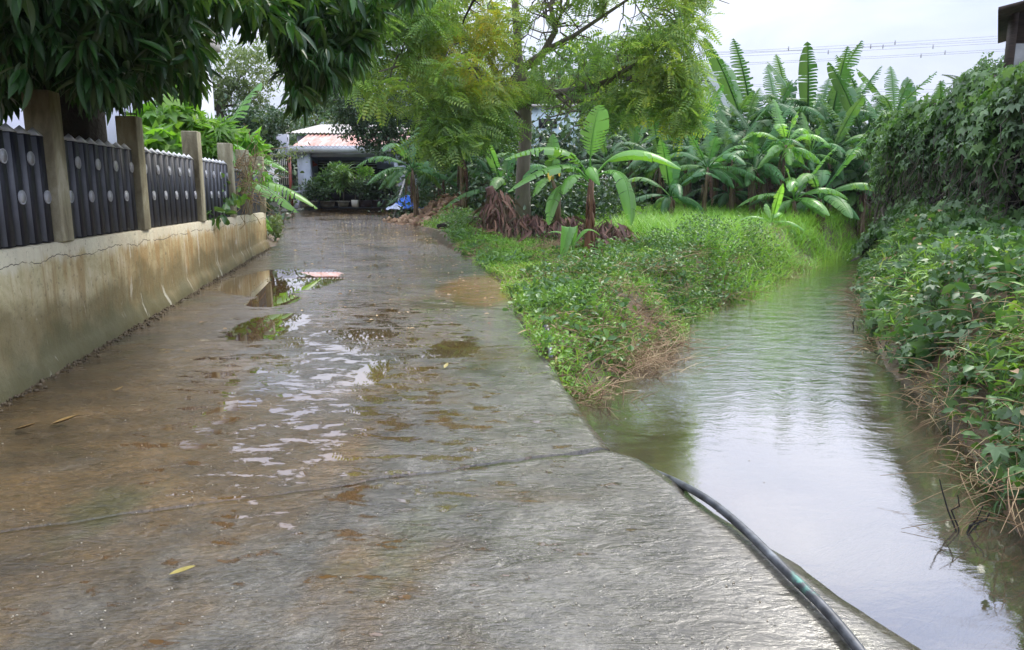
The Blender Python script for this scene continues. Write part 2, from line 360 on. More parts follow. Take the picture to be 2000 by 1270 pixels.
h1 = ridge(noise(nt, coords(nt, (1, 2.6, 1)), 4.5, 5, .6, .5)); h2 = ridge(noise(nt, coords(nt, (1, 2.0, 1), (4, 4, 0)), 15, 5, .65, .3)); h3 = noise(nt, v, 70, 3, .6)
h = math_(nt, 'ADD', math_(nt, 'ADD', math_(nt, 'MULTIPLY', h1, .75), math_(nt, 'MULTIPLY', h2, .26)), math_(nt, 'MULTIPLY', noise(nt, coords(nt, (1, 1.5, 1)), 38, 6, .75), .16))
calm = math_(nt, 'ADD', .2, math_(nt, 'MULTIPLY', sstep(nt, math_(nt, 'SUBTRACT', noise(nt, v, .9, 4, .6, .4), math_(nt, 'MULTIPLY', math_(nt, 'MULTIPLY', sep.outputs[0], sstep(nt, sep.outputs[1], 5.5, 3.5)), .22)), .38, .60), .58))
h = math_(nt, 'MULTIPLY', math_(nt, 'MULTIPLY', h, calm), math_(nt, 'SUBTRACT', 1., pm))
hb = N(nt, 'ShaderNodeMix'); L(nt, pm, hb.inputs[0]); L(nt, h, hb.inputs[2]); hb.inputs[3].default_value = .55
bump(nt, b, hb.outputs[0], .8, .035)
L(nt, math_(nt, 'SUBTRACT', 1., math_(nt, 'MULTIPLY', math_(nt, 'MULTIPLY', sstep(nt, math_(nt, 'ADD', sep.outputs[0], math_(nt, 'MULTIPLY', math_(nt, 'SUBTRACT', big, .5), 3.)), -.9, .5), sstep(nt, sep.outputs[1], 6.5, 3.8)), .62)), b.inputs['Coat Weight']); b.inputs['Coat IOR'].default_value = 1.46
L(nt, math_(nt, 'ADD', .015, math_(nt, 'MULTIPLY', math_(nt, 'MULTIPLY', sstep(nt, math_(nt, 'SUBTRACT', noise(nt, vs, 1.9, 5, .6, .3), math_(nt, 'MULTIPLY', cz, .8)), .3, .7), .12), math_(nt, 'SUBTRACT', 1., pm))), b.inputs['Coat Roughness'])
cbm = N(nt, 'ShaderNodeBump', i_Strength=.48, i_Distance=.03); L(nt, hb.outputs[0], cbm.inputs['Height']); L(nt, cbm.outputs[0], b.inputs['Coat Normal'])
def joint_y(x, k=0):
    yy = jl[1]+(x-jl[0])/(jr[0]-jl[0])*(jr[1]-jl[1])
    return yy-.10*np.sin((x-jl[0])/(jr[0]-jl[0])*math.pi)*.0+.035*(fbm(x*2.2, x*0+k, 5)-.5)*2+.02*(vnoise(x*14, x*0, 9)-.5)
def slab(name, y0, y1f, far, nr, ncol, side):
    t_ = np.linspace(0, 1, nr) ; fr = np.linspace(0, 1, ncol)
    if far: t_ = t_**1.6
    T, Fr = np.meshgrid(t_, fr, indexing='ij'); X = np.zeros_like(T); 
    for it in range(3):
        if far: Y = (joint_y(X)+.014+.030*vnoise(X*6, X*0, 4)**2)*(1-T)+YEND*T
        else: Y = -3*(1-T)+(joint_y(X)-.004)*T
        a = xl(Y); bb = (xr_far(Y) if far else xr_near(Y))
        X = a+(bb-a)*Fr
    jag = .05*(fbm(Y*2.3, Y*0, 12)-.5)+.022*(vnoise(Y*13, Y*0, 6)-.5)
    X = X+jag*sm((Fr-.93)/.07)*(1 if far else .8)
    Z = road_z(Y)
    # worn rounded rim, darker step down to the water
    Z = Z-.02*sm((Fr-.985)/.015)
    V = np.stack((X, Y, Z), -1)
    sk = V[:, -1].copy(); sk1 = sk.copy(); sk1[:, 0] -= .02; sk1[:, 2] -= .08; sk2 = sk.copy(); sk2[:, 0] -= .05+.03*vnoise(sk[:, 1]*9, sk[:, 1]*0, 3); sk2[:, 2] -= .4
    V = np.concatenate((V, sk1[:, None], sk2[:, None]), 1)
    row = V[0 if far else -1].copy(); row[:, 2] -= .12
    V = np.concatenate((row[None], V), 0) if far else np.concatenate((V, row[None]), 0)
    mb = MB(); mb.grid(V.reshape(-1, 3), V.shape[0], V.shape[1]); return mb
tag(slab('road', 0, 0, True, 420, 60, 1).build('road', M['road']), kind='structure')
tag(slab('slab', 0, 0, False, 160, 60, 1).build('culvert_slab', M['road']), kind='structure')

# ------------------------------------------------------------------ creek water
m = bpy.data.materials.new('creek water'); m.use_nodes = True; nt = m.node_tree; nt.nodes.clear()
out = N(nt, 'ShaderNodeOutputMaterial')
v = coords(nt); vr = coords(nt, (1, 1.7, 1)); t = N(nt, 'ShaderNodeTexCoord'); sep = N(nt, 'ShaderNodeSeparateXYZ'); L(nt, t.outputs['Object'], sep.inputs[0])
far = sstep(nt, sep.outputs[1], 3.5, 9.5)
h = math_(nt, 'ADD', math_(nt, 'MULTIPLY', noise(nt, vr, 3.0, 5, .62, 1.0), .8), math_(nt, 'MULTIPLY', noise(nt, vr, 9, 4, .55, .8), .3))
h = math_(nt, 'MULTIPLY', h, math_(nt, 'ADD', .05, math_(nt, 'MULTIPLY', far, .6)))
bp = N(nt, 'ShaderNodeBump', i_Strength=.5, i_Distance=.05); L(nt, h, bp.inputs['Height'])
gl = N(nt, 'ShaderNodeBsdfGlossy', i_Roughness=.03); L(nt, bp.outputs[0], gl.inputs['Normal']); gl.inputs[0].default_value = (1, 1, 1, 1)
trn = N(nt, 'ShaderNodeBsdfTransparent'); trn.inputs[0].default_value = (.86, .70, .44, 1)
df = N(nt, 'ShaderNodeBsdfDiffuse'); L(nt, ramp(nt, noise(nt, v, .8, 4, .6), [(.35, (.16, .14, .095)), (.65, (.24, .215, .16))]), df.inputs[0])
ms = N(nt, 'ShaderNodeMixShader'); L(nt, math_(nt, 'ADD', .15, math_(nt, 'MULTIPLY', sstep(nt, noise(nt, v, .6, 4, .6), .3, .7), .22)), ms.inputs[0])
L(nt, trn.outputs[0], ms.inputs[1]); L(nt, df.outputs[0], ms.inputs[2])
fr = N(nt, 'ShaderNodeFresnel', i_IOR=1.75); L(nt, bp.outputs[0], fr.inputs['Normal'])
ms2 = N(nt, 'ShaderNodeMixShader'); L(nt, math_(nt, 'MULTIPLY', fr.outputs[0], 2.1, True), ms2.inputs[0]); L(nt, ms.outputs[0], ms2.inputs[1]); L(nt, gl.outputs[0], ms2.inputs[2]); L(nt, ms2.outputs[0], out.inputs[0])
M['water'] = m
mb = MB(); xs = np.linspace(-1.2, 16, 40); ys = np.linspace(-3, 26, 60); X, Y = np.meshgrid(xs, ys)
mb.grid(np.stack((X, Y, X*0+ZW), -1).reshape(-1, 3), 60, 40); tag(mb.build('creek_water', m), kind='structure')
# ------------------------------------------------------------------ fence wall with posts and picket panels
WT = 1.15                                              # top of the concrete base
def wp(s, off, z):                                     # s metres along the wall from wall_a, off metres towards the road
    return np.array((wall_a[0]+wd[0]*s+wn[0]*off, wall_a[1]+wd[1]*s+wn[1]*off, z))
wang = math.atan2(wd[1], wd[0])
def s_at(u):                                           # s where the wall face crosses photo column u at the top of the wall
    best = min(np.linspace(-5, 14, 3000), key=lambda s: abs(proj(wp(s, 0, WT))[0]-u)); return float(best)
fence = empty('roadside_fence', (wall_a[0], wall_a[1], 0.1), 'stained concrete wall carrying square posts and dark picket panels left of the road', 'fence')
m, nt, b, o = newmat('stained render')
v = coords(nt); t = N(nt, 'ShaderNodeTexCoord'); sep = N(nt, 'ShaderNodeSeparateXYZ'); L(nt, t.outputs['Object'], sep.inputs[0])
c = ramp(nt, noise(nt, v, 2.2, 7, .68, .4), [(.3, (.20, .17, .085)), (.46, (.42, .375, .21)), (.62, (.62, .57, .37)), (.75, (.74, .70, .53))])
sal = math_(nt, 'ADD', math_(nt, 'MULTIPLY', sep.outputs[0], float(wd[0])), math_(nt, 'MULTIPLY', sep.outputs[1], float(wd[1])))
def wv(ks, kz, o=0):
    cx = N(nt, 'ShaderNodeCombineXYZ'); L(nt, math_(nt, 'MULTIPLY', sal, ks), cx.inputs[0]); L(nt, math_(nt, 'MULTIPLY', sep.outputs[2], kz), cx.inputs[1]); cx.inputs[2].default_value = o; return cx.outputs[0]
streak = noise(nt, wv(7, .5), 1.3, 6, .68, .5)
alongY = sstep(nt, math_(nt, 'ADD', sep.outputs[1], math_(nt, 'MULTIPLY', noise(nt, v, .8, 4, .6), 5)), 6.0, 12.5)
c = mixc(nt, math_(nt, 'MULTIPLY', sstep(nt, streak, .48, .66), .6), c, (.20, .145, .06))
c = mixc(nt, math_(nt, 'MULTIPLY', alongY, math_(nt, 'ADD', .35, math_(nt, 'MULTIPLY', sstep(nt, streak, .4, .6), .5)), True), c, (.42, .25, .085))
c = mixc(nt, math_(nt, 'MULTIPLY', sstep(nt, math_(nt, 'ADD', sep.outputs[2], math_(nt, 'MULTIPLY', noise(nt, wv(3, 1, 2), 1.6, 5, .65), .35)), 1.14, 1.24), .55), c, (.66, .63, .50))
zz = math_(nt, 'ADD', sep.outputs[2], math_(nt, 'MULTIPLY', math_(nt, 'SUBTRACT', noise(nt, coords(nt, (1.2, 1.2, 1.2)), 1.8, 5, .6), .5), .7))
c = mixc(nt, math_(nt, 'MULTIPLY', sstep(nt, zz, .82, .60), .72), c, (.15, .12, .05))
c = mixc(nt, math_(nt, 'MULTIPLY', sstep(nt, zz, .55, .30), .7), c, (.085, .085, .035))
c = mixc(nt, math_(nt, 'MULTIPLY', sstep(nt, noise(nt, wv(5, .9, 4), 1.5, 5, .65, .6), .60, .66), .6), c, (.66, .63, .52))
spk = noise(nt, v, 24, 5, .7); c = mixc(nt, math_(nt, 'MULTIPLY', sstep(nt, spk, .56, .66), .5), c, (.10, .085, .05))
for z0, y0, wd__ in ((1.03, 40, .005),):
    dz = math_(nt, 'ABSOLUTE', math_(nt, 'SUBTRACT', math_(nt, 'SUBTRACT', sep.outputs[2], z0), math_(nt, 'MULTIPLY', math_(nt, 'SUBTRACT', noise(nt, wv(1.2, 0, z0), 1.6, 6, .62), .5), .22)))
    c = mixc(nt, math_(nt, 'MULTIPLY', math_(nt, 'MULTIPLY', sstep(nt, dz, wd__, wd__*.4), sstep(nt, sep.outputs[1], y0, y0-1)), sstep(nt, noise(nt, wv(2, 0, 9), 2, 3, .5), .35, .5)), c, (.05, .04, .025))
L(nt, c, b.inputs['Base Color']); b.inputs['Roughness'].default_value = .65
bump(nt, b, math_(nt, 'ADD', noise(nt, v, 9, 7, .7), math_(nt, 'MULTIPLY', noise(nt, v, 50, 4, .6), .3)), .5, .02); M['wall'] = m
slen = np.linalg.norm((wall_b-wall_a)[:2])
ns = 260; S = np.linspace(-8, slen, ns)
prof = [(-.17, .0), (-.17, WT-.01), (-.15, WT), (-.02, WT), (0, WT-.012), (.004, .8), (.0, .45), (.018, .30), (.028, .18), (.05, .0), (.06, -.3)]
V = []
for s in S:
    gz = road_z(wall_a[1]+wd[1]*s)
    for k, (of, z) in enumerate(prof):
        jj = .012*(fbm(s*1.5, z*3, 4)-.5) if k > 3 else 0
        z2 = z+ (gz-.15)*max(0, 1-z) if z < .5 else z
        if k == 7: z2 = gz+.16+.06*(fbm(s*2.5, 0, 3)-.5); of = .012
        if k == 8: z2 = gz+.13+.06*(fbm(s*2.5, 0, 3)-.5); of = .018+.02*vnoise(s*6, 0, 2)
        if k == 9: z2 = gz+.03; of = .035+.045*vnoise(s*7, 0, 2)
        V.append(wp(s, of+jj, z2+(.006*(fbm(s*2, 0, 9)-.5) if k in (3, 4) else 0)))
mb = MB(); mb.grid(np.array(V), ns, len(prof))
mb.box(wp(slen, -.085, WT/2+.13), (.02, .2, WT-.262), wang)
mb.build('concrete_base', M['wall'], fence)
# rubble and mortar crumbs along the foot of the wall
mb = MB()
for i in range(1500):
    s = rng.uniform(-3, slen); of = .04+abs(rng.normal(0, .05)); p = wp(s, of, 0); p[2] = road_z(p[1])+rng.uniform(-.002, .012)
    d = rng.uniform(.006, .034); mb.box(p, (d, d*rng.uniform(.5, 1), d*.5), rng.uniform(0, 3), .7)
M['crumb'] = simple('mortar crumbs', (.17, .13, .075), (.08, .06, .035), 8, .8, .4, 40)
tag(mb.build('mortar_crumbs', M['crumb']), 'grey crumbled mortar and silt lying along the foot of the concrete wall', 'rubble', kind='stuff')
m, nt, b, o = newmat('weathered post concrete')
v = coords(nt); c = ramp(nt, noise(nt, coords(nt, (1, 1, .35)), 5, 6, .65, .4), [(.3, (.14, .115, .065)), (.55, (.36, .33, .22)), (.75, (.58, .55, .43))])
L(nt, c, b.inputs['Base Color']); b.inputs['Roughness'].default_value = .8; bump(nt, b, noise(nt, v, 16, 6, .7), .6, .02); M['post'] = m
M['navy'] = simple('navy painted steel', (.005, .006, .014), (.010, .011, .020), 3, .6, .1, 30)
M['steelface'] = simple('grey blue painted steel', (.17, .18, .21), (.11, .12, .14), 4, .5, .1, 30)  # paint of the bars; also the lighter shading on the picket sides
M['white_steel'] = simple('white painted steel', (.62, .63, .64), (.42, .42, .42), 6, .45, .1, 30)
M['disc'] = simple('dull silver disc', (.50, .51, .55), (.36, .37, .41), 9, .5, .1, 30)
M['rust'] = simple('rusty steel', (.07, .04, .025), (.03, .02, .015), 30, .85, .3, 60)
posts_u = [141, 292, 401, 461, 491, 519]; posts_top = [178, 228, 257, 280, 293, 306]
PW = .205
ps_ = []
for i, (u, tv) in enumerate(zip(posts_u, posts_top)):
    s = s_at(u)                                        # near-road far corner lies at this column
    s0 = s-PW; ps_.append((s0, s)); c0 = wp((s0+s)/2, -.085+.006, 0)
    zt = at(u, tv, c0[1])[2]
    mb = MB(); mb.box((c0[0], c0[1], (zt+WT-.003)/2), (PW, PW, zt-WT+.003), wang, 1)
    o = mb.build('concrete_post', M['post'], fence)
    bv = o.modifiers.new('bevel', 'BEVEL'); bv.width = .012; bv.segments = 2
    if i == 1:
        mb = MB()
        for a, bb in ((-.06, -.06), (.06, -.06), (.06, .06), (-.06, .06)):
            q = c0+np.array((a, bb, 0)); mb.tube([(q[0], q[1], zt-.05), (q[0]+rng.uniform(-.01, .01), q[1], zt+.1), (q[0]+rng.uniform(-.02, .02), q[1], zt+rng.uniform(.16, .22))], .006, 5)
        a = np.linspace(0, 2*math.pi, 9); mb.tube(np.stack((c0[0]+.085*np.cos(a), c0[1]+.085*np.sin(a), a*0+zt+.03), 1), .005, 5, False)
        mb.build('rebar', M['rust'], o).matrix_parent_inverse.identity()
ZP = 1.985
def panel(s0, s1, kind, first):
    root_s = (s0+s1)/2
    if kind == 'pickets':
        mb = MB(); mb.box(wp(root_s, -.135, (ZP-.1+WT)/2), (s1-s0, .012, ZP-.1-WT+.01), wang)
        n = max(2, round((s1-s0)/.205)); st = (s1-s0)/n
        caps = []; faces = MB(); discs = []
        for k in range(n):
            s = s0+(k+.5)*st; c = wp(s, -.075, (ZP+WT)/2); w_ = st*.52
            mb.box(c, (w_, .09, ZP-WT-.012), wang)
            # side facing back down the road: lighter shading put in as a grey strip
            faces.box(wp(s-w_/2-.004, -.075, (ZP+WT)/2), (.006, .086, ZP-WT-.03), wang)
            cz = ZP-.006; P = [wp(s-w_/2-.012, -.125, cz), wp(s+w_/2+.008, -.125, cz), wp(s+w_/2+.008, -.026, cz), wp(s-w_/2-.012, -.026, cz), wp(s, -.075, cz+.065)]
            cq = MB(); caps.append(cq); cq.add(P, [(0, 3, 2, 1)], [(0, 1, 4), (1, 2, 4), (2, 3, 4), (3, 0, 4)])
            zc = 1.80 if (k+first) % 2 else 1.51
            d = MB(); a = np.linspace(0, 2*math.pi, 24, endpoint=False); cc = s+.012
            r_ = .051
            V = [wp(cc+r_*math.cos(x), of, zc+r_*1.0*math.sin(x)) for of in (-.040, -.024) for x in a]
            d.add(V, [(i, (i+1) % 24, 24+(i+1) % 24, 24+i) for i in range(24)]); d.F.append(np.array([[24+i for i in range(24)]]))
            V = [wp(cc+q*math.cos(x), -.021, zc+q*math.sin(x)) for q in (r_*1.04, r_*.84) for x in a]
            d.add(V, [(i, (i+1) % 24, 24+(i+1) % 24, 24+i) for i in range(24)])
            discs.append(d)
        o = mb.build('picket_panel', M['navy'], fence)
        for nm, q, mt in [('side_shading', faces, 'steelface'), ]+[('cap', q, 'white_steel') for q in caps]+[('disc', d, 'disc') for d in discs]:
            q.build(nm, M[mt], o)
    else:
        mb = MB(); n = int((s1-s0)/.085)
        for k in range(n+1):
            s = s0+(s1-s0)*k/n; mb.tube([wp(s, -.08, WT), wp(s, -.08, 1.9)], .012, 5)
        mb.tube([wp(s0, -.08, 1.35), wp(s1, -.08, 1.35)], .014, 5)
        o = mb.build('bar_panel', M['steelface'], fence)
        q = MB(); q.tube([wp(s0, -.08, 1.92), wp(s1, -.08, 1.92)], .028, 6); q.build('top_rail', M['white_steel'], o)
panel(ps_[0][0]-2.0, ps_[0][0]-.002, 'pickets', 1)
for i in range(5): panel(ps_[i][1]+.002, ps_[i+1][0]-.002, 'pickets' if i < 3 else 'bars', (0, 1, 0, 0, 0)[i])
# posts and panels that carry on towards the camera, out of the frame, still seen in reflections
c0 = wp(ps_[0][0]-2.0-PW/2, -.08, 0); mb = MB(); mb.box((c0[0], c0[1], 1.65), (PW, PW, 1.4), wang); mb.build('concrete_post', M['post'], fence)

# ------------------------------------------------------------------ leaf templates
def leaf_t(n, w, arch=.12, fold=.12, wmax=.4, point=1.0):
    """long leaf: n segments along y, midrib raised by the fold, arching down by arch"""
    ys = np.linspace(0, 1, n+1); ws = w/2*np.clip(np.sin(np.pi*np.clip(ys, 0, 1)**(math.log(.5)/math.log(wmax))), 0, 1)**.75
    V = []
    for y, q in zip(ys, ws): V += [(-q, y, -arch*y*y+fold*q), (0, y, -arch*y*y), (q, y, -arch*y*y+fold*q)]
    F = []
    for i in range(n): a = 3*i; F += [(a, a+1, a+4, a+3), (a+1, a+2, a+5, a+4)]
    return np.array(V), [np.array(F)]
T_MANGO = leaf_t(5, .23, .22, .6, .45); T_OVAL = leaf_t(3, .55, .12, .5, .5); T_LONG = leaf_t(3, .14, .45, .3, .4); T_SMALL = leaf_t(2, .5, .1, .4, .5)
def lobed_t(lobes=5, depth=.5):
    V = [(0, .05, 0)]; n = lobes*2+1
    for k in range(n):
        a = math.radians(-150+300*k/(n-1)); r = (1 if k % 2 else depth)*(1-.28*abs(a)/2.6)
        V.append((math.sin(a)*r*.55, .05+math.cos(a)*r*.6+.02, -.16*r*r+(.05 if k % 2 == 0 else -.03)))
    return np.array(V), [np.array([(0, k, k+1) for k in range(1, n)])]
T_IVY = lobed_t(5, .55); T_PAPAYA = lobed_t(7, .32)
def frond_t(pairs=8, ll=.27, lw=.105, droop=.3):
    V = []; F = []
    for k in range(pairs):
        y = .12+.85*k/(pairs-1); z = -droop*y*y; l = ll*math.sin(math.pi*(.2+.72*k/pairs))
        for sgn in (-1, 1):
            b_ = len(V); V += [(0, y, z), (sgn*l*.5, y-lw*.5+l*.1, z+.02), (sgn*l, y+l*.25, z-.03), (sgn*l*.5, y+lw*.5+l*.1, z+.02)]; F.append((b_, b_+1, b_+2, b_+3))
    return np.array(V), [np.array(F)]
T_FROND = frond_t(); T_FROND_BIG = frond_t(12, .30, .06, .5)
def blade_t(n=3, w=.03, bend=.5):
    ys = np.linspace(0, 1, n+1); V = []
    for y in ys:
        q = w/2*(1-y*.92); V += [(-q, y*(1-.18*bend*y), -bend*y*y*.6), (q, y*(1-.18*bend*y), -bend*y*y*.6)]
    return np.array(V), [np.array([(2*i, 2*i+1, 2*i+3, 2*i+2) for i in range(n)])]
def rdir(n, up=0., spread=1.): 
    d = rng.normal(size=(n, 3))*spread; d[:, 2] += up; return nrm(d)

# ------------------------------------------------------------------ trees
def limb(p0, p1, sag=0., wob=.08, n=8):
    t = np.linspace(0, 1, n)[:, None]; p0 = np.asarray(p0, float); p1 = np.asarray(p1, float)
    L_ = np.linalg.norm(p1-p0); P = p0*(1-t)+p1*t; P[:, 2] += sag*L_*4*(t*(1-t))[:, 0]
    w_ = rng.normal(size=(n, 3))*wob*L_*.5; w_[0] = 0; w_[-1] = 0; return P+w_*np.sin(np.pi*t)
def blob_pts(c, r, n, shell=.55):
    d = rdir(n); q = rng.uniform(shell**3, 1, n)**(1/3.); return c+d*r*q[:, None], d
def tree(name, label, cat, group, trunk, tr, blobs, leafm, tmpl, size, per, barkm='bark', clusters=6, droop=.6, limbs=True, lr=.06, rag=.35, twigs=0, branch_from=None):
    """trunk: points; blobs: (centre, radii, n sprays)"""
    root = empty(name, tuple(trunk[0]), label, cat, group)
    mb = MB(); P = np.asarray(trunk, float); mb.tube(P, np.linspace(tr, tr*.45, len(P)), 10)
    if limbs:
        for c, r, n in blobs:
            j = min(len(P)-1, max(1, int(rng.integers(len(P)//2, len(P))))) if branch_from is None else branch_from(c)
            Q = limb(P[j], c, .05); mb.tube(Q, np.linspace(lr, lr*.25, len(Q)), 6)
            for k in range(twigs):
                e_, _ = blob_pts(c, r, 1, .8); Q2 = limb(Q[rng.integers(3, 7)], e_[0], .05, .12, 6); mb.tube(Q2, np.linspace(lr*.35, lr*.1, 6), 4, False)
    mb.build('trunk', M[barkm], root, True)
    mb = MB()
    for c, r, n in blobs:
        # sub-clumps inside the blob give an uneven outline with gaps
        k = max(3, int(n/26)); sc_, _ = blob_pts(np.asarray(c), np.asarray(r), k, .35); rs = rng.uniform(.22, .48, k)*np.mean(r)
        idx = rng.integers(0, k, n); dd = rdir(n); C = sc_[idx]+dd*rs[idx][:, None]*rng.uniform(.5, 1.1, n)[:, None]
        C = np.repeat(C, per, 0); d = rdir(n*per, -.1)*.9+np.repeat(dd, per, 0)*.5; d[:, 2] -= droop*rng.uniform(.3, 1.2, len(d))
        nn = rdir(len(d), 1.2); s_ = size*rng.uniform(.65, 1.25, len(d)); scat(mb, *tmpl, C+rng.normal(size=C.shape)*size*.25, d, nn, s_)
    mb.build('crown', M[leafm], root)
    return root
def B(u, v, Y, ru, rv, ry, n):                         # blob from a pixel centre, depth and pixel radii
    s_ = px_m(Y); return at(u, v, Y), np.array((ru*s_, ry, rv*s_)), n
gz1 = lambda p: float(ground_z(np.array([p[0]]), np.array([p[1]]))[0])

# mango tree hanging over the fence
mx_, my_ = at(150, 300, 8.2)[:2]
mroot = empty('mango_tree', (mx_, my_, .5), 'large dark mango tree with long drooping leaves hanging over the fence and road', 'tree')
mb = MB()
TP = np.array([(mx_-.1, my_, .2), (mx_, my_, 1.2), (mx_-.03, my_, 2.2), (mx_-.1, my_-.05, 2.9), (mx_-.1, my_-.1, 3.7), (mx_, my_-.1, 4.6)])
mb.tube(TP, [.40, .32, .34, .42, .36, .25], 14)
ends = [(-1.2, 8.3, 4.4), (-2.4, 7.2, 4.6), (-.4, 9.4, 3.9), (-3.2, 5.6, 4.4), (-4.8, 5.4, 4.2), (-1.8, 5.8, 5.6), (-2.2, 9.6, 3.6), (-6.5, 6.5, 5), (-3.6, 8.6, 5.6), (0.3, 7.6, 6.2), (-2.2, 4.2, 6)]
LB_ = []
for e_ in ends:
    Q = limb(TP[rng.integers(3, 6)], e_, .10, .10, 10); LB_.append(Q); mb.tube(Q, np.linspace(.13, .03, 10), 7)
    for k in range(7):
        q0 = Q[rng.integers(4, 10)]; q1 = q0+rdir(1, -.1)[0]*rng.uniform(.5, 1.3); mb.tube(limb(q0, q1, .05, .1, 5), np.linspace(.025, .008, 5), 5, False)
mb.build('trunk', M['darkbark'], mroot, True)
out_u = [-200, 0, 60, 110, 150, 200, 240, 275, 300, 340, 362, 385, 400, 440, 470, 500, 520, 555, 575, 600, 615, 650, 700, 735, 745, 780, 800, 840, 860]
out_v = [260, 245, 195, 180, 215, 250, 205, 205, 200, 165, 205, 195, 110, 95, 70, 100, 80, 150, 235, 232, 180, 205, 150, 110, 20, 25, 45, 10, -40]
C = []
def mango_try(n, u0, u1, v0, v1, y0, y1, keep=1):
    u = rng.uniform(u0, u1, n); vv = rng.uniform(v0, v1, n)
    Yd = np.interp(u, [-200, 200, 450, 620, 860], [5.9, 6.1, 6.7, 8.0, 8.6])+rng.uniform(y0, y1, n)
    tip = np.interp(u, out_u, out_v); ok = vv < tip-.20*FPX/Yd
    for a, b_, c_ in zip(u[ok], vv[ok], Yd[ok]):
        if 385 < a < 520 and b_ > 0 and rng.random() < .72: continue
        if 520 < a < 555 and b_ > 60 and rng.random() < .8: continue
        C.append(at(a, b_, c_))
mango_try(2100, -200, 860, -60, 260, -.9, 1.5); mango_try(500, -200, 500, 40, 260, .3, 2.4)
mango_try(260, 560, 740, 0, 220, -.5, 1.0)
mango_try(2200, -600, 440, -800, -40, -1.5, 2.0); mango_try(120, 440, 600, -400, -40, -1.5, 2.0)
C += [np.array((rng.uniform(-7.5, -1.8), rng.uniform(-5, 4.5), rng.uniform(3.3, 5.8))) for _ in range(900)]  # unseen canopy over and behind the camera, added to shade the fence
C = np.array(C); C = C[C[:, 2] > 2.15]
k = 10; n = len(C)*k; Ck = np.repeat(C, k, 0)
az = rng.uniform(0, 2*math.pi, n); el = rng.uniform(-1.5, -.1, n)
Csz = np.repeat(rng.uniform(.7, 1.35, len(C)), k); Ct = np.repeat(rng.normal(size=(len(C), 3))*.35, k, 0)
d = np.stack((np.cos(az)*np.cos(el), np.sin(az)*np.cos(el), np.sin(el)), 1); nn = np.stack((np.cos(az), np.sin(az), np.full(n, .9)), 1)+rng.normal(size=(n, 3))*.35
mb = MB(); scat(mb, *T_MANGO, Ck+d*.02+rng.normal(size=(n, 3))*.02, d+Ct, nn, rng.uniform(.12, .24, n)*Csz)
mb.build('foliage', M['mango'], mroot)

# feathery tree in the middle
fx, fy = at(1022, 400, 18.5)[:2]
ftop = [np.array((fx, fy, .3)), at(1021, 340, 18.5), at(1026, 270, 18.5), at(1024, 195, 18.5), at(1012, 110, 18.5), at(1008, 30, 18.6), at(1000, -60, 18.7), at(1010, -160, 18.8)]
froot = empty('feathery_tree', tuple(ftop[0]), 'tall tree with pale yellow-green feathery leaves and bare forked branches behind the dead leaf heap', 'tree')
mb = MB(); mb.tube(ftop, [.23, .165, .155, .175, .105, .09, .075, .04], 12)
for pts, r0 in (([(1030, 198, 18.5), (1085, 182, 18.2), (1150, 172, 17.8), (1210, 150, 17.4), (1270, 165, 17), (1340, 175, 16.6)], .10),
                ([(1026, 130, 18.5), (1060, 105, 18.3), (1085, 60, 18.2), (1075, 10, 18), (1110, -60, 18), (1160, -140, 17.6)], .10),
                ([(1060, 100, 18.3), (1120, 70, 18), (1180, 30, 17.8), (1240, -10, 17.5), (1330, -40, 17)], .06),
                ([(1015, 120, 18.5), (960, 60, 18), (930, 30, 17.6), (890, -10, 17)], .07),
                ([(1018, 215, 18.5), (985, 165, 18.1), (940, 90, 17.6), (870, 60, 17), (790, 45, 16)], .07),
                ([(1015, 230, 18.5), (960, 180, 17.8), (880, 135, 17), (805, 122, 15.8), (740, 140, 15)], .06),
                ([(980, 175, 18), (925, 150, 17.2), (905, 220, 16.8), (880, 280, 16.4)], .035),
                ([(1085, 60, 18.2), (1078, 25, 18.2), (1050, -20, 18.2)], .04), ([(1085, 50, 18.2), (1100, 20, 18.2), (1140, -10, 18)], .04), ([(1080, 182, 18.2), (1120, 215, 18), (1180, 235, 17.5)], .03),
                ([(1200, 150, 17.4), (1250, 120, 17), (1300, 60, 17), (1340, 20, 17)], .05)):
    P = np.array([at(*q) for q in pts]); mb.tube(P, np.linspace(r0, r0*.3, len(P)), 7)
    for k in range(16):
        i0 = rng.integers(1, len(P)); f_ = rng.random(); q0 = P[i0-1]*(1-f_)+P[i0]*f_; q1 = q0+rdir(1, .25)[0]*np.array((1, .6, 1))*rng.uniform(.5, 1.7)
        mb.tube(limb(q0, q1, .05, .14, 6), np.linspace(.022, .007, 6), 4, False)
mb.build('trunk', M['greybark'], froot, True)
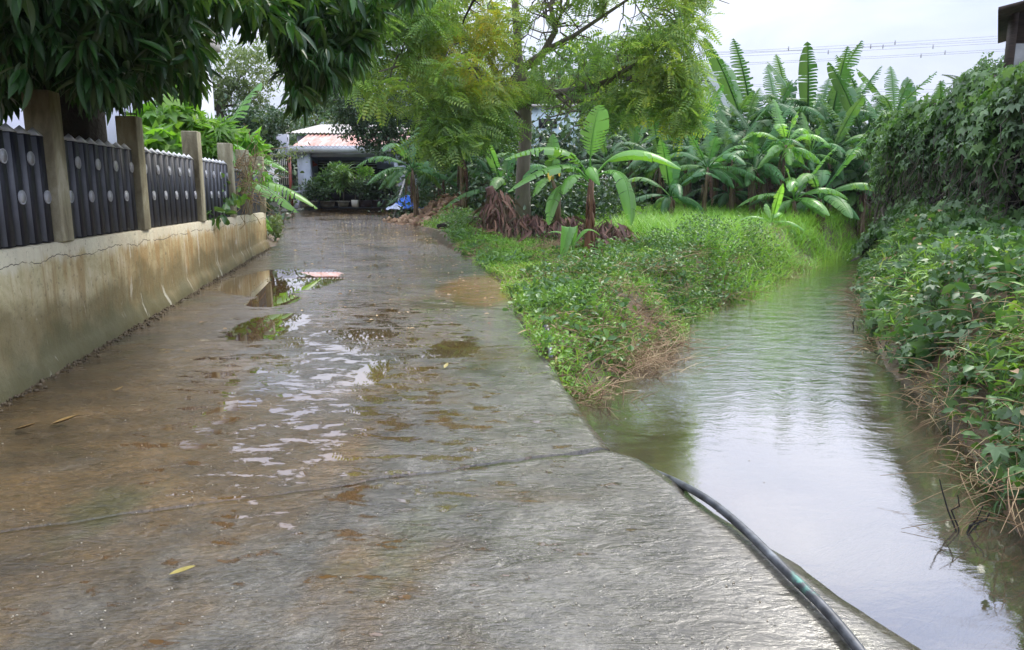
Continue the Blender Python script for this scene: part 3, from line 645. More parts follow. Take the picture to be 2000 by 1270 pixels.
fb = [B(760, 60, 15.5, 95, 75, 1.2, 620), B(850, 95, 16, 90, 80, 1.4, 620), B(715, 160, 15.0, 45, 45, .9, 150), B(835, 185, 15.5, 70, 45, 1.0, 360), B(880, 265, 15.8, 62, 42, .8, 480),
      B(930, 200, 16.5, 70, 55, 1.0, 330), B(900, 20, 17, 80, 55, 1.3, 320), B(960, 110, 17.5, 60, 60, 1.2, 200), B(1020, 40, 18.5, 70, 60, 1.5, 130), B(1050, 150, 18, 70, 50, 1.3, 170),
      B(1140, 30, 17.6, 80, 55, 1.5, 170), B(1130, 120, 17.6, 60, 45, 1.2, 170), B(1230, 100, 17, 75, 55, 1.2, 380), B(1310, 120, 16.8, 62, 55, 1.0, 480), B(1320, 190, 16.5, 58, 48, .9, 480),
      B(1240, 195, 17, 60, 45, .9, 230), B(1330, 40, 17.2, 50, 45, 1.2, 260), B(1290, -20, 17, 75, 55, 1.5, 260), B(970, 270, 16.5, 40, 60, .8, 120), B(1180, 200, 17.6, 50, 35, .9, 120), B(1335, 235, 16.5, 30, 30, .6, 110),
      B(820, -60, 15.5, 130, 80, 1.6, 460), B(960, -120, 17, 130, 90, 2, 330), B(1110, -110, 17.5, 120, 80, 2, 330), B(1260, -120, 17, 110, 70, 1.8, 380), B(1180, -210, 17.5, 140, 60, 2, 260), B(700, 20, 14.5, 50, 70, .8, 160)]
mb = MB()
for c, r, n in fb:
    k = max(4, n//22); sc_, _ = blob_pts(c, r, k, .2); rs = rng.uniform(.2, .42, k)*np.mean(r); n = int(n*.85)
    idx = rng.integers(0, k, n); dd = rdir(n); P = sc_[idx]+dd*rs[idx][:, None]*rng.uniform(.3, 1.1, n)[:, None]*np.array((1.2, 1.2, .7))
    d = rdir(n)*np.array((1, 1, .5))+dd*.5; d[:, 2] -= .3; scat(mb, *T_FROND, P, d, rdir(n, 1.6), rng.uniform(.24, .50, n))
mb.build('crown', M['feather'], froot)

# other trees
def on_ground(u, Y): 
    p = at(u, 400, Y); return np.array((p[0], p[1], gz1(p)-.1))
def simple_trunk(u, Y, vtop, lean=20, n=5):
    g = on_ground(u, Y); t_ = at(u+lean, vtop, Y); return [g*(1-q)+t_*q+rng.normal(size=3)*.05*(0 < q < 1) for q in np.linspace(0, 1, n)]
tree('dark_tree', 'dark small-leaved tree hanging over the red corrugated roof', 'tree', None, simple_trunk(862, 25, 200, -20), .28,
     [B(740, 200, 24.5, 85, 50, 1.6, 900), B(690, 215, 24, 50, 40, 1, 360), B(800, 255, 25, 70, 55, 1.5, 800), B(725, 262, 24, 32, 42, .8, 330), B(830, 180, 25.5, 80, 60, 1.8, 700), B(775, 150, 25, 90, 40, 1.5, 520), B(650, 195, 24, 35, 25, .8, 160), B(860, 310, 26, 55, 45, 1.2, 420)], 'dark', T_SMALL, .13, 4, lr=.09)
tree('garden_tree', 'rounded dull green tree behind the garden bananas and the mango branches', 'tree', 'trees behind the fence gardens', simple_trunk(440, 26, 160, -10), .22,
     [B(430, 130, 26, 80, 60, 1.8, 900), B(370, 165, 26, 50, 50, 1.5, 450), B(500, 120, 27, 50, 50, 1.5, 420), B(500, 175, 26, 45, 30, 1, 280), B(430, 190, 26, 60, 30, 1, 300)], 'pale', T_SMALL, .12, 4)
tree('garden_tree', 'low blackish tree between the garden bananas and the gate', 'tree', 'trees behind the fence gardens', simple_trunk(505, 24, 245, 5), .18,
     [B(505, 235, 24, 50, 25, 1.3, 700), B(470, 245, 23, 32, 24, 1, 330), B(540, 232, 25, 25, 18, 1, 200), B(500, 265, 24, 40, 20, 1, 300)], 'dark', T_SMALL, .12, 4)
BG = [(600, 48, 140, 'pale', 'pale hazy tree far behind the tin roof house'), (690, 44, 90, 'mid', 'green tree behind the house roof, left of the dark tree top'), (820, 40, 60, 'mid', 'tall green tree behind the feathery crown on its left side'),
      (930, 42, 90, 'dark', 'dark tree seen through the feathery branches left of their trunk'), (1060, 38, 105, 'pale', 'pale olive tree seen right behind the feathery tree trunk'), (1170, 36, 85, 'mid', 'green leafy tree behind the young banana plant'),
      (1290, 38, 120, 'dark', 'dark tree behind the right end of the feathery crown'), (560, 40, 235, 'dark', 'low dark tree behind the gate and house corner'), (330, 30, 150, 'dark', 'dark tree behind the white building'), (120, 24, 60, 'dark', 'dark tree behind the mango trunk')]
for u, Y, vt, mt, lb in BG:
    hpx = 375-vt; bl = []
    for k in range(7):
        bl.append(B(u+rng.uniform(-70, 70), vt+hpx*rng.uniform(.12, .8), Y+rng.uniform(-1.5, 1.5), rng.uniform(45, 75), rng.uniform(30, 50), 2., 330))
    tree('background_tree', lb, 'tree', 'trees in the background', simple_trunk(u, Y, vt+hpx*.4), .25, bl, mt, T_SMALL, .25, 3)
tree('distant_tree', 'airy pale tree rising above the vines beside the shed', 'tree', None, simple_trunk(1935, 40, 150, 0), .14,
     [B(1945, 125, 40, 26, 26, 1.5, 260), B(1925, 145, 40, 28, 22, 1.5, 200), B(1955, 160, 40, 28, 30, 1.5, 300), B(1900, 185, 40, 30, 22, 1.5, 200), B(1930, 200, 39, 50, 30, 1.5, 400)], 'mid', T_SMALL, .22, 3, lr=.05)
# coconut palm far right
g = on_ground(1893, 44); pt = at(1890, 178, 44)
root = empty('coconut_palm', tuple(g), 'small feathery coconut palm head above the vines at the far right', 'palm')
mb = MB(); mb.tube([g, (g+pt)/2+np.array((.2, 0, 0)), pt], [.2, .16, .13], 8); mb.build('trunk', M['greybark'], root, True)
mb = MB(); a = np.linspace(0, 2*math.pi, 14, endpoint=False); el = rng.uniform(-.1, 1.0, 14); d = np.stack((np.cos(a)*np.cos(el), np.sin(a)*np.cos(el), np.sin(el)), 1)
scat(mb, *frond_t(22, .26, .03, .55), np.repeat(pt[None], 14, 0), d, np.repeat([(0, 0, 1.)], 14, 0)+d*-.2+rng.normal(size=(14, 3))*.1, rng.uniform(1.4, 1.9, 14)); mb.build('fronds', M['dark'], root)

# ------------------------------------------------------------------ banana plants
def bez(p0, p1, p2, n):
    t = np.linspace(0, 1, n)[:, None]; return (1-t)**2*np.asarray(p0)+2*t*(1-t)*np.asarray(p1)+t*t*np.asarray(p2)
def banana_leaf(p0, p1, p2, W, up=(0, 0, 1), pet=.14, tear=.5, hang=.35, n=26, seed=0, side=None):
    """blade (torn into strips) and midrib along a bezier"""
    r_ = np.random.default_rng(seed); C_ = bez(p0, p1, p2, n); T = nrm(np.gradient(C_, axis=0)); up = np.asarray(up, float)
    Sd = nrm(np.cross(T, up)) if side is None else nrm(np.repeat(np.asarray(side, float)[None], n, 0)); Up = nrm(np.cross(Sd, T))
    t = np.linspace(0, 1, n); i0 = int(pet*n); tt = np.clip((t-pet)/(1-pet), 0, 1); wd_ = W/2*np.clip(np.sin(np.pi*tt**.8)**.55, 0, 1)
    wd_[-1] = W*.05
    bl = MB(); Ltot = np.linalg.norm(C_[-1]-C_[0])
    for sg in (-1, 1):
        hg = hang*r_.uniform(.6, 1.3); i = i0
        while i < n-1:
            run = 1 if r_.random() < tear else int(r_.integers(2, 6)); j = min(n-1, i+run)
            h = hg+r_.normal()*.16*tear+.05; lag = r_.uniform(.0, .10)*tear; cut = r_.uniform(.93, 1.03) if tear > .3 else 1
            gap = .15 if run < 3 else .10
            V = []
            for q in range(i, j+1):
                e_ = 0 if q == i else (1 if q == j else .5)
                w_ = wd_[q]*cut
                sh = (gap*(.5-e_)*2 if q in (i, j) else 0)*Ltot/n*(1.8 if tear > .3 else .3)
                for f_ in (0, .35, .7, 1.0):
                    ang = h*(f_**1.2)*1.25-.18
                    o_ = Sd[q]*sg*w_*f_*math.cos(ang)-Up[q]*w_*f_*math.sin(ang)*1.0
                    if f_ == 1: o_ = o_-np.array((0, 0, .06*w_*r_.random()))
                    V.append(C_[q]+o_+T[q]*(w_*f_*f_*.28+sh*f_-lag*0))
            bl.grid(np.array(V), j-i+1, 4); i = j
    rb = MB(); rb.tube(C_, np.linspace(.022, .004, n)*(Ltot/1.6)**.5, 5, False)
    bl.add(rb.V[0], rb.F[0]); return bl
def banana_proto(h, L0, nl, seed, spread=1., torn=.7, stemr=.09, dead=2, up=1.):
    """returns stem builder data and a list of leaf builders, centred at the origin"""
    r_ = np.random.default_rng(seed); st = MB()
    P = np.array([(0, 0, -.25), (0, 0, h*.3), (.03*h, .0, h*.65), (.05*h, .01, h)]); st.tube(P, [stemr*1.25, stemr*1.05, stemr*.85, stemr*.55], 12)
    for k in range(10):                                  # loose dry sheaths
        a = r_.uniform(0, 6.28); z0 = r_.uniform(.15, .9)*h; ca, sa = math.cos(a), math.sin(a)
        q = np.array([(ca*stemr*1.1, sa*stemr*1.1, z0), (ca*stemr*1.25+.01, sa*stemr*1.25, z0-.15*h), (ca*stemr*1.5, sa*stemr*1.5, z0-.3*h)])
        st.tube(q, [.02, .035, .008], 5)
    top = P[-1]; leaves = []
    for k in range(nl):
        a = k*2.4+r_.uniform(-.4, .4); f_ = k/(nl-1); el = (1.12-min(1, f_*1.5)*1.1)*up; Ln = L0*r_.uniform(.8, 1.1)*(.75+.5*math.sin(math.pi*min(1, .25+f_)))
        d = np.array((math.cos(a)*spread, math.sin(a)*spread, 0))
        p0 = top+d*.02-np.array((0, 0, .18*f_*h*.4)); p1 = p0+d*Ln*.55*math.cos(el)+np.array((0, 0, Ln*.62*math.sin(el)+Ln*.12)); dr = -.5-.7*f_ if f_ > .16 else .5
        if k == 0: Ln *= .55; p1 = p0+d*.12+np.array((0, 0, Ln*.75))
        p2 = p1+d*Ln*.5*(.95 if f_ < .7 else .6)*max(.25, math.cos(el))+np.array((0, 0, Ln*.5*dr))
        leaves.append(banana_leaf(p0, p1, p2, L0*.29*r_.uniform(.85, 1.1), tear=min(1, torn*r_.uniform(.6, 1.3)), hang=.3+.6*f_, seed=seed*50+k, n=30))
    dl = []
    for k in range(dead):
        a = r_.uniform(0, 6.28); d = np.array((math.cos(a), math.sin(a), 0)); p0 = top-np.array((0, 0, .1*h)); dl.append(banana_leaf(p0, p0+d*.35+np.array((0, 0, .05)), p0+d*.3-np.array((0, 0, h*.6)), L0*.12, tear=1, hang=1.1, seed=seed*70+k))
    return st, leaves, dl
def banana_make(data, label, mat, group, loc, name='banana_plant'):
    root = empty(name, (0, 0, 0), label, 'banana plant', group)
    data[0].build('stem', M['pseudostem'], root, True)
    for l in data[1]: l.build('leaf', M[mat], root, True)
    for l in data[2]: l.build('dead_leaf', M['deadleaf'], root, True)
    root.location = loc; return root
def copy_thing(src, label, loc, rz, s, matname=None):
    r_ = src.copy(); sc.collection.objects.link(r_); r_.location = loc; r_.rotation_euler = (0, 0, rz); r_.scale = (s, s, s); r_['label'] = label
    for ch in src.children:
        c_ = ch.copy(); sc.collection.objects.link(c_); c_.parent = r_
        if matname and ch.name.startswith('leaf'): c_.material_slots[0].link = 'OBJECT'; c_.material_slots[0].material = M[matname]
    return r_
PR = [((2.6, 2.15, 15, 1, 1., .95), {}), ((2.2, 2.0, 14, 2, 1.05, .9), {}), ((.9, 1.7, 11, 3, 1., .6), {}), ((2.9, 1.8, 13, 4, .9, 1.0), {}), ((.3, 1.2, 8, 5, 1., .5), {})]
PH = [2.6+1.75, 2.2+1.6, .9+1.35, 2.9+1.45, .3+1.1]      # approximate full heights
protos = [None]*len(PR)
grove = 'banana plants of the grove beyond the creek'
# (u base, Y, v of the top, prototype, material, label)
G = [(1440, 25, 128, 0, 'banana_dark', 'tall dark banana plant at the left shoulder of the grove skyline'),
     (1500, 25, 135, 3, 'banana_dark', 'dark banana plant whose upright leaf makes the highest point of the grove'),
     (1560, 26, 140, 0, 'banana_dark', 'tall dark banana plant right of the highest upright leaf in the grove'),
     (1615, 26, 150, 1, 'banana_dark', 'dark banana plant in the middle of the grove skyline'),
     (1670, 25, 165, 0, 'banana_dark', 'dark banana plant with ragged leaves behind the slim tall one'),
     (1725, 26, 135, 3, 'banana_dark', 'dark banana plant with a fan of three ragged leaves against the sky'),
     (1775, 25, 185, 1, 'banana_dark', 'dark banana plant leaning a ragged leaf to the right above the vines'),
     (1830, 26, 200, 1, 'banana_dark', 'banana plant just topping the vine thicket'), (1885, 27, 205, 3, 'banana_dark', 'banana plant top behind the vines below the palm'),
     (1395, 26, 190, 1, 'banana_dark', 'dark banana plant under the blue hill at the edge of the grove'),
     (1340, 24, 210, 0, 'banana', 'banana plant with arching combed leaves right of the feathery crown'),
     (1290, 24, 235, 1, 'banana_dark', 'dark banana plant behind the arching leaf of the young banana'),
     (1235, 25, 225, 3, 'banana_dark', 'dark ragged banana plant behind the young banana plant'), (1180, 26, 250, 0, 'banana_dark', 'shaded banana plant behind the upright young leaf'),
     (1375, 21.5, 245, 1, 'banana', 'banana plant with silvery arching leaves above the tall grass'),
     (1468, 22, 235, 1, 'banana', 'banana plant left of the pale middle clump of the grove'),
     (1520, 21.5, 205, 3, 'banana_bright', 'bright banana plant with a tall twisting leaf before the grove'),
     (1553, 20.5, 310, 2, 'banana_bright', 'small bright banana plant with one yellow leaf at the grass edge'),
     (1603, 21, 285, 2, 'banana', 'bushy young banana plant with pale arching leaves left of the lone leafy one'),
     (1665, 24.3, 300, 2, 'banana_bright', 'young banana plant with broad drooping leaves standing alone at the water side'),
     (1727, 23.6, 198, 3, 'banana', 'slim tall banana plant with upright feather-like leaves beside the vines'),
     (1510, 18.5, 372, 4, 'banana_bright', 'very small banana sucker low in the tall grass'),
     (1425, 24, 300, 2, 'banana_dark', 'short shaded banana plant at the foot of the grove'), (1640, 24, 250, 1, 'banana_dark', 'shaded banana plant behind the young waterside ones'), (1580, 24, 260, 2, 'banana_dark', 'low dark banana plant deep in the middle of the grove'),
     (1310, 21, 300, 2, 'banana', 'low banana plant in the grass below the arching young leaf')]
G += [(1415, 27.5, 150, 3, 'banana_dark', 'rear banana plant poking up just right of the blue hill'), (1470, 28, 132, 1, 'banana_dark', 'rear banana plant left of the highest upright leaf'), (1535, 28, 128, 3, 'banana_dark', 'rear banana plant crowding the highest upright leaf from the right'),
      (1590, 28, 140, 1, 'banana_dark', 'rear banana plant with ragged tips in the grove middle'), (1645, 28, 150, 3, 'banana_dark', 'rear banana plant with ragged tips left of the three-leaf fan'), (1700, 28, 150, 1, 'banana_dark', 'rear banana plant directly behind the three-leaf fan'), (1755, 28, 165, 0, 'banana_dark', 'rear banana plant whose leaf points right above the vines'),
      (1490, 23, 215, 0, 'banana_dark', 'banana plant of middle height behind the tall twisting leaf'), (1620, 23.5, 215, 0, 'banana_dark', 'banana plant of middle height right of the tall twisting leaf'), (1685, 23.5, 225, 1, 'banana_dark', 'banana plant of middle height left of the slim tall plant'), (1570, 23, 230, 3, 'banana', 'pale banana plant of middle height in the centre of the grove'), (1430, 23, 225, 0, 'banana_dark', 'banana plant of middle height above the left end of the grass')]
NG = len(G)
g2 = 'banana plants beside the rubble pile'
G += [(905, 21.5, 195, 0, 'banana_dark', 'tall banana plant left of the feathery tree trunk'), (945, 22.5, 230, 1, 'banana_dark', 'banana plant close behind the feathery tree trunk'),
      (812, 22, 245, 1, 'banana', 'banana plant with a long combed leaf hanging over the rubble pile'), (860, 23, 260, 0, 'banana_dark', 'dark banana plant between two green ones over the rubble'), (985, 21, 280, 2, 'banana', 'short banana plant at the foot of the feathery tree'),
      (832, 26, 318, 2, 'banana', 'banana plant with combed leaves beside the potted plants')]
g3 = 'banana plants in the garden behind the fence'
G += [(398, 15.5, 215, 2, 'banana_bright', 'bright banana plant behind the third and fourth fence posts'), (395, 14, 195, 2, 'banana_bright', 'bright banana plant behind the tallest fence panels'), (415, 16, 250, 2, 'banana_bright', 'small bright banana plant behind the last fence post'), (340, 14.5, 205, 2, 'banana_bright', 'bright banana plant beside the white building')]
for i, (u, Y, vt, k, mt, lb) in enumerate(G):
    g = on_ground(u, Y); g[2] += .05; top = at(u, vt, Y)[2]; s_ = (top-g[2])/PH[k]*(.98 if mt == 'banana_dark' else 1)
    grp = grove if i < NG else (g2 if i < NG+6 else g3)
    if protos[k] is None:
        protos[k] = banana_make(banana_proto(*PR[k][0]), lb, mt, grp, tuple(g)); o = protos[k]; o.scale = (s_,)*3; o.rotation_euler.z = rng.uniform(0, 6.28)
    else:
        o = copy_thing(protos[k], lb, tuple(g), rng.uniform(0, 6.28), s_, mt); o['group'] = grp

# the young banana plant in the middle, leaf by leaf
YB = 12.8; gb = at(1150, 512, YB); gb[2] = gz1(gb)-.02
M['redstem'] = simple('reddish banana stem', (.24, .11, .055), (.09, .035, .02), 5, .6, .5, 10, stretch=(3, 3, .5), bdist=.02)
root = empty('young_banana_plant', tuple(gb), 'young banana plant with brown stem standing alone on the grassy bank', 'banana plant')
mb = MB(); mb.tube([at(1150, 525, YB), at(1150, 470, YB), at(1152, 400, YB), at(1155, 350, YB)], [.085, .075, .065, .045], 14)
for k in range(12):
    a = rng.uniform(0, 6.28); z = rng.uniform(380, 480); c = at(1151, z, YB); c2 = at(1151, z+rng.uniform(25, 50), YB); o_ = np.array((math.cos(a), math.sin(a), 0))
    mb.tube([c+o_*.062, (c+c2)/2+o_*.085, c2+o_*.095], [.012, .022, .006], 5)
mb.build('stem', M['redstem'], root, True)
def pl(p, mat='banana_bright', nm='leaf', parent=None, **k): return banana_leaf(at(*p[0]), at(*p[1]), at(*p[2]), **k).build(nm, M[mat], parent or root, True)
pl(((1153, 350, 12.8), (1150, 270, 12.6), (1172, 205, 12.7)), W=.50, side=(.93, .35, .0), tear=.75, hang=-.1, seed=1, pet=.3)
pl(((1150, 350, 12.8), (1110, 250, 12.6), (985, 312, 12.2)), W=.50, tear=.7, hang=.55, seed=2, pet=.12)
pl(((1148, 352, 12.75), (1100, 285, 12.4), (992, 375, 12.0)), W=.50, tear=.6, hang=.5, seed=3, pet=.12)
pl(((1160, 348, 12.8), (1220, 250, 12.7), (1330, 330, 12.4)), W=.42, tear=.25, hang=.55, seed=4, pet=.2)
pl(((1160, 350, 12.75), (1235, 290, 12.3), (1232, 440, 12.1)), W=.40, tear=.4, hang=.35, seed=5, pet=.15)
pl(((1155, 345, 12.7), (1150, 300, 12.3), (1172, 362, 12.1)), W=.30, tear=0, hang=.8, seed=6, pet=.05)
pl(((1150, 355, 12.7), (1110, 320, 12.3), (1100, 380, 12.1)), W=.30, tear=.5, hang=.4, seed=7)
pl(((1148, 365, 12.8), (1075, 330, 12.5), (1072, 440, 12.2)), W=.26, tear=.5, hang=.4, seed=8, pet=.3)
g = at(1112, 505, 11.9)
root2 = empty('banana_sucker', tuple(g), 'short leafy banana sucker in front of the young banana stem', 'banana plant')
mb = MB(); mb.tube([g-np.array((0, 0, .1)), at(1118, 475, 11.9)], [.025, .015], 8); mb.build('stem', M['petiole'], root2, True)
pl(((1118, 500, 11.9), (1118, 380, 11.8), (1098, 512, 11.6)), W=.28, tear=.3, hang=.2, seed=9, parent=root2, pet=.1, side=(.9, .4, 0)); pl(((1118, 495, 11.9), (1110, 440, 12), (1070, 455, 12)), W=.2, tear=.3, hang=.2, seed=10, parent=root2); pl(((1118, 490, 11.9), (1140, 425, 12), (1172, 460, 12)), W=.2, tear=.3, hang=.2, seed=12, parent=root2)
g = at(1090, 420, 15.5); g[2] = gz1(g)
root3 = empty('young_banana_plant', tuple(g), 'young banana plant with two yellowed leaves rising behind the dead leaf heap', 'banana plant')
mb = MB(); mb.tube([g-np.array((0, 0, .1)), at(1090, 385, 15.5), at(1078, 350, 15.5)], [.08, .06, .03], 10); mb.build('stem', M['pseudostem'], root3, True)
for p, mt, s_, ww in ((((1078, 352, 15.5), (1078, 320, 15.4), (1080, 262, 15.5)), 'banana_bright', 21, .35), (((1078, 352, 15.5), (1060, 300, 15.3), (1020, 350, 15)), 'banana', 22, .35), (((1080, 352, 15.5), (1110, 290, 15.4), (1145, 350, 15.2)), 'banana', 23, .35), (((1080, 352, 15.4), (1062, 335, 15.0), (1040, 385, 14.9)), 'banana_bright', 24, .3)):
    pl(p, mt, parent=root3, W=ww, tear=.5, hang=.3, seed=s_)
M['yellow'] = simple('yellowed leaf', (.62, .40, .03), (.45, .36, .05), 3, .5, .1, 10)
pl(((1080, 350, 15.3), (1090, 300, 15.1), (1093, 345, 15.0)), 'yellow', 'yellow_leaf', root3, W=.16, tear=.2, hang=.6, seed=31); pl(((1079, 352, 15.3), (1074, 315, 15.1), (1073, 355, 15.0)), 'yellow', 'yellow_leaf', root3, W=.13, tear=.2, hang=.6, seed=32)
# ------------------------------------------------------------------ house, gate and garden walls at the end of the road
YH = 29.0; gh = road_z(YH)
def H(u, v, dy=0): return at(u, v, YH+dy)
def quad_box(mb, u0, u1, v0, v1, Y, d):                # box whose front face fills a pixel rectangle at depth Y
    a, c = at(u0, v1, Y), at(u1, v0, Y); mb.box(((a[0]+c[0])/2, Y+d/2, (a[2]+c[2])/2), (abs(c[0]-a[0]), d, abs(c[2]-a[2]))); return mb
M['bluewall'] = simple('blue painted render', (.40, .47, .60), (.32, .40, .52), 2, .75, .15, 25)
M['paleblue'] = simple('pale blue painted render', (.56, .61, .70), (.44, .50, .60), 2, .7, .1, 25)
M['whitewall'] = simple('whitewashed render', (.74, .76, .80), (.55, .57, .60), 1.3, .75, .15, 20)
M['greywall'] = simple('grey lavender render', (.40, .41, .47), (.30, .31, .36), 2, .8, .15, 20)
M['dark'+'room'] = simple('painted interior shade', (.018, .018, .022), (.01, .01, .012), 2, .8, .1, 20)  # flat panels over solid wall, shade of the openings put into the colour
m, nt, b, o = newmat('corrugated roof sheet')
v = coords(nt); c = ramp(nt, noise(nt, coords(nt, (2, .7, 1)), 1.4, 5, .6), [(.35, (.46, .36, .34)), (.52, (.42, .22, .18)), (.7, (.34, .12, .075))]); L(nt, c, b.inputs['Base Color']); b.inputs['Roughness'].default_value = .45; b.inputs['Metallic'].default_value = .2; M['redroof'] = m
M['zinc'] = simple('weathered zinc roofing', (.50, .47, .45), (.34, .30, .27), 2, .4, .1, 10, metallic=.3)
house = empty('house', tuple(H(660, 405)), 'low blue house with corrugated red tin roof at the end of the road', 'house')
mb = MB(); zb = gh-.1; xa, xb = H(573, 0)[0], H(800, 0)[0]; ze = H(0, 300)[2]
mb.box(((xa+xb)/2+2, YH+1.9, (zb+ze)/2), (xb-xa+4, .2, ze-zb))
mb.box((xa+.1, YH+.9, (zb+ze)/2), (.2, 1.78, ze-zb)); mb.build('wall', M['bluewall'], house)
quad_box(MB(), 585, 604, 300, 406, YH-.1, .38).build('column', M['paleblue'], house)
quad_box(MB(), 772, 790, 300, 406, YH-.1, .38).build('column', M['paleblue'], house)
mb = MB(); a = H(567, 298); c = H(800, 288); mb.box(((a[0]+c[0])/2+.6, YH+.9, (a[2]+c[2])/2+.02), (c[0]-a[0]+1.2, 2.4, .24)); mb.build('fascia', M['whitewall'], house)
quad_box(MB(), 604, 800, 297.5, 307, YH+.1, .16).build('beam', M['greywall'], house)
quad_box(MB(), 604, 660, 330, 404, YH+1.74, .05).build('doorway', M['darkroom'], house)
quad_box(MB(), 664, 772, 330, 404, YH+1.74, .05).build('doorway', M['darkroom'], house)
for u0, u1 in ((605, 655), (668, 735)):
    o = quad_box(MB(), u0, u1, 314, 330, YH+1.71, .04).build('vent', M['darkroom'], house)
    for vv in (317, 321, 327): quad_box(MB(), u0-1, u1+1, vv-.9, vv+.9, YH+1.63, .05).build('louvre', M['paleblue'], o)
def corr(x0, x1, ya, za, yb_, zb_, pitch=.16, amp=.03):
    n = int((x1-x0)/pitch*6); xs = np.linspace(x0, x1, n); V = []
    for (y, z) in ((ya, za), (yb_, zb_)):
        for dz in (0,): V.append(np.stack((xs, xs*0+y, z+amp*np.sin(xs/pitch*2*math.pi)+dz), 1))
    Vt = np.concatenate(V); mb = MB(); mb.grid(Vt, 2, n); Vb = Vt.copy(); Vb[:, 2] -= .02; mb.grid(Vb, 2, n)
    e = [(i, i+1, n+n+i+1, n+n+i) for i in range(n-1)]; mb.F.append(np.array(e)); return mb
a = H(572, 286, -.3); bq = at(572, 262, YH+2.2)
corr(a[0], a[0]+5.6, YH-.3, a[2], YH+2.2, bq[2]).build('roof', M['redroof'], house)
a2 = at(560, 261, YH+2.1); b2 = at(560, 250, YH+7.5); corr(a2[0], a2[0]+7.5, YH+2.0, a2[2]+.02, YH+7.5, b2[2]+.15, .16, .02).build('upper_roof', M['zinc'], house)
mb = MB(); mb.box((a2[0]+3.7, YH+2.9, (a2[2]+ze)/2), (7.0, .15, a2[2]-ze-.08)); mb.build('upper_wall', M['greywall'], house)
# little red lamp shade under the porch
M['redplastic'] = simple('red plastic', (.45, .10, .08), None, 5, .4, .05)
tag(MB().lathe(tuple(H(611, 322, .8)), [(.02, .16), (.12, .06), (.20, 0), (.1, -.05), (.03, -.08)], 14).build('hanging_lantern', M['redplastic']), 'small red lantern hanging in the porch of the blue house', 'lantern')
# grey outbuilding wall right of the porch
mb = MB(); quad_box(mb, 775, 862, 338, 404, 27.5, .2); tag(mb.build('garden_wall', M['greywall']), 'grey lavender rendered wall behind the hanging banana leaf and leaning pole', 'wall')
# gate
M['gateblack'] = simple('black wrought iron', (.02, .018, .02), None, 6, .5, .1)
M['gatewhite'] = simple('cream painted bars', (.62, .60, .55), None, 6, .5, .1)
YG = 28.3
gate_ = empty('iron_gate', tuple(at(553, 408, YG)), 'tall black iron gate with cream bars between the white wall and red post', 'gate')
mb = MB(); 
for v0, v1 in ((306, 310), (322, 326), (361, 373), (399, 405)): quad_box(mb, 540, 567, v0, v1, YG, .04)
for u in (540, 566): quad_box(mb, u-1, u+1.5, 304, 407, YG, .06)
a = np.linspace(0, 2*math.pi, 14)
for u in (547, 554, 561):
    c_ = at(u, 367, YG-.03); mb.tube(np.stack((c_[0]+.07*np.cos(a), a*0+c_[1], c_[2]+.05*np.sin(a)), 1), .012, 4, False)
mb.build('gate_frame', M['gateblack'], gate_)
for k in range(6):
    u = 543.5+k*4.0; mb = MB()
    for v0, v1 in ((310, 361), (373, 399)): 
        p0, p1 = at(u, v1, YG-.01), at(u, v0, YG-.01); mb.tube([p0, p1], .018, 6)
    mb.build('gate_bar', M['gatewhite'], gate_)
mb = MB()
for vv in (329, 347, 377, 395): quad_box(mb, 541, 566, vv-.8, vv+.8, YG-.04, .02)
mb.build('cross_rail', M['gatewhite'], gate_)
quad_box(MB(), 536, 572, 318, 407, YG+.5, .03)
M['redsteel'] = simple('rust red painted steel', (.30, .07, .045), (.2, .05, .035), 4, .5, .1)
mb = MB(); mb.tube([at(570, 407, YG-.2), at(565, 308, YG-.2)], .06, 8); tag(mb.build('red_post', M['redsteel']), 'rust red steel post standing at the right edge of the iron gate', 'post')
mb = MB(); mb.tube([at(577, 407, YG), at(583, 378, YG+.4)], .045, 6); mb.tube([at(581, 407, YG), at(586, 380, YG+.4)], .04, 6); mb.box(at(581, 376, YG+.3), (.2, .15, .12)); tag(mb.build('leaning_boards', M['greywall']), 'short grey boards leaning against the blue house column', 'boards')
# vine tuft above the gate
mb = MB(); c_ = at(548, 302, YG); n = 420; P = c_+rng.normal(size=(n, 3))*np.array((.45, .25, .16)); scat(mb, *T_SMALL, P, rdir(n, -.3), rdir(n, 1), rng.uniform(.06, .13, n)); tag(mb.build('creeper', M['pale']), 'pale creeper sprawling on top of the iron gate', 'plant')
mb = MB(); quad_box(mb, 455, 560, 262, 322, 30.5, .3); tag(mb.build('mossy_wall', M['greywall']), 'mossy grey wall rising behind the creeper and the gate', 'wall')
# white wall end
pa, pb = at(517, 413, 25.5), at(545, 415, 26.2); mb = MB(); zt = at(530, 317, 26)[2]
mb.box(((pa[0]+pb[0])/2-.6, 26.2, (zt+.5)/2), (pb[0]-pa[0]+1.2, .22, zt-.5), .15)
tag(mb.build('white_wall', M['whitewall']), 'whitewashed wall end just past the last fence post', 'wall')
# white building left
M['bldg'] = simple('white lavender plaster', (.66, .68, .78), (.58, .60, .70), 1, .7, .1, 12)
bl = empty('white_building', tuple(at(230, 330, 13)), 'plain white building behind the mango trunk and the second fence post', 'building')
a, c = at(120, 330, 13), at(279, 150, 13); mb = MB(); mb.box(((a[0]+c[0])/2-1.5, 14.5, 2.3), (c[0]-a[0]+3, 3, 4.2)); mb.build('wall', M['bldg'], bl)
mb = MB(); mb.box(((a[0]+c[0])/2-1.5, 14.5, 4.5), (c[0]-a[0]+3.3, 3.3, .2)); mb.build('roof', M['zinc'], bl)
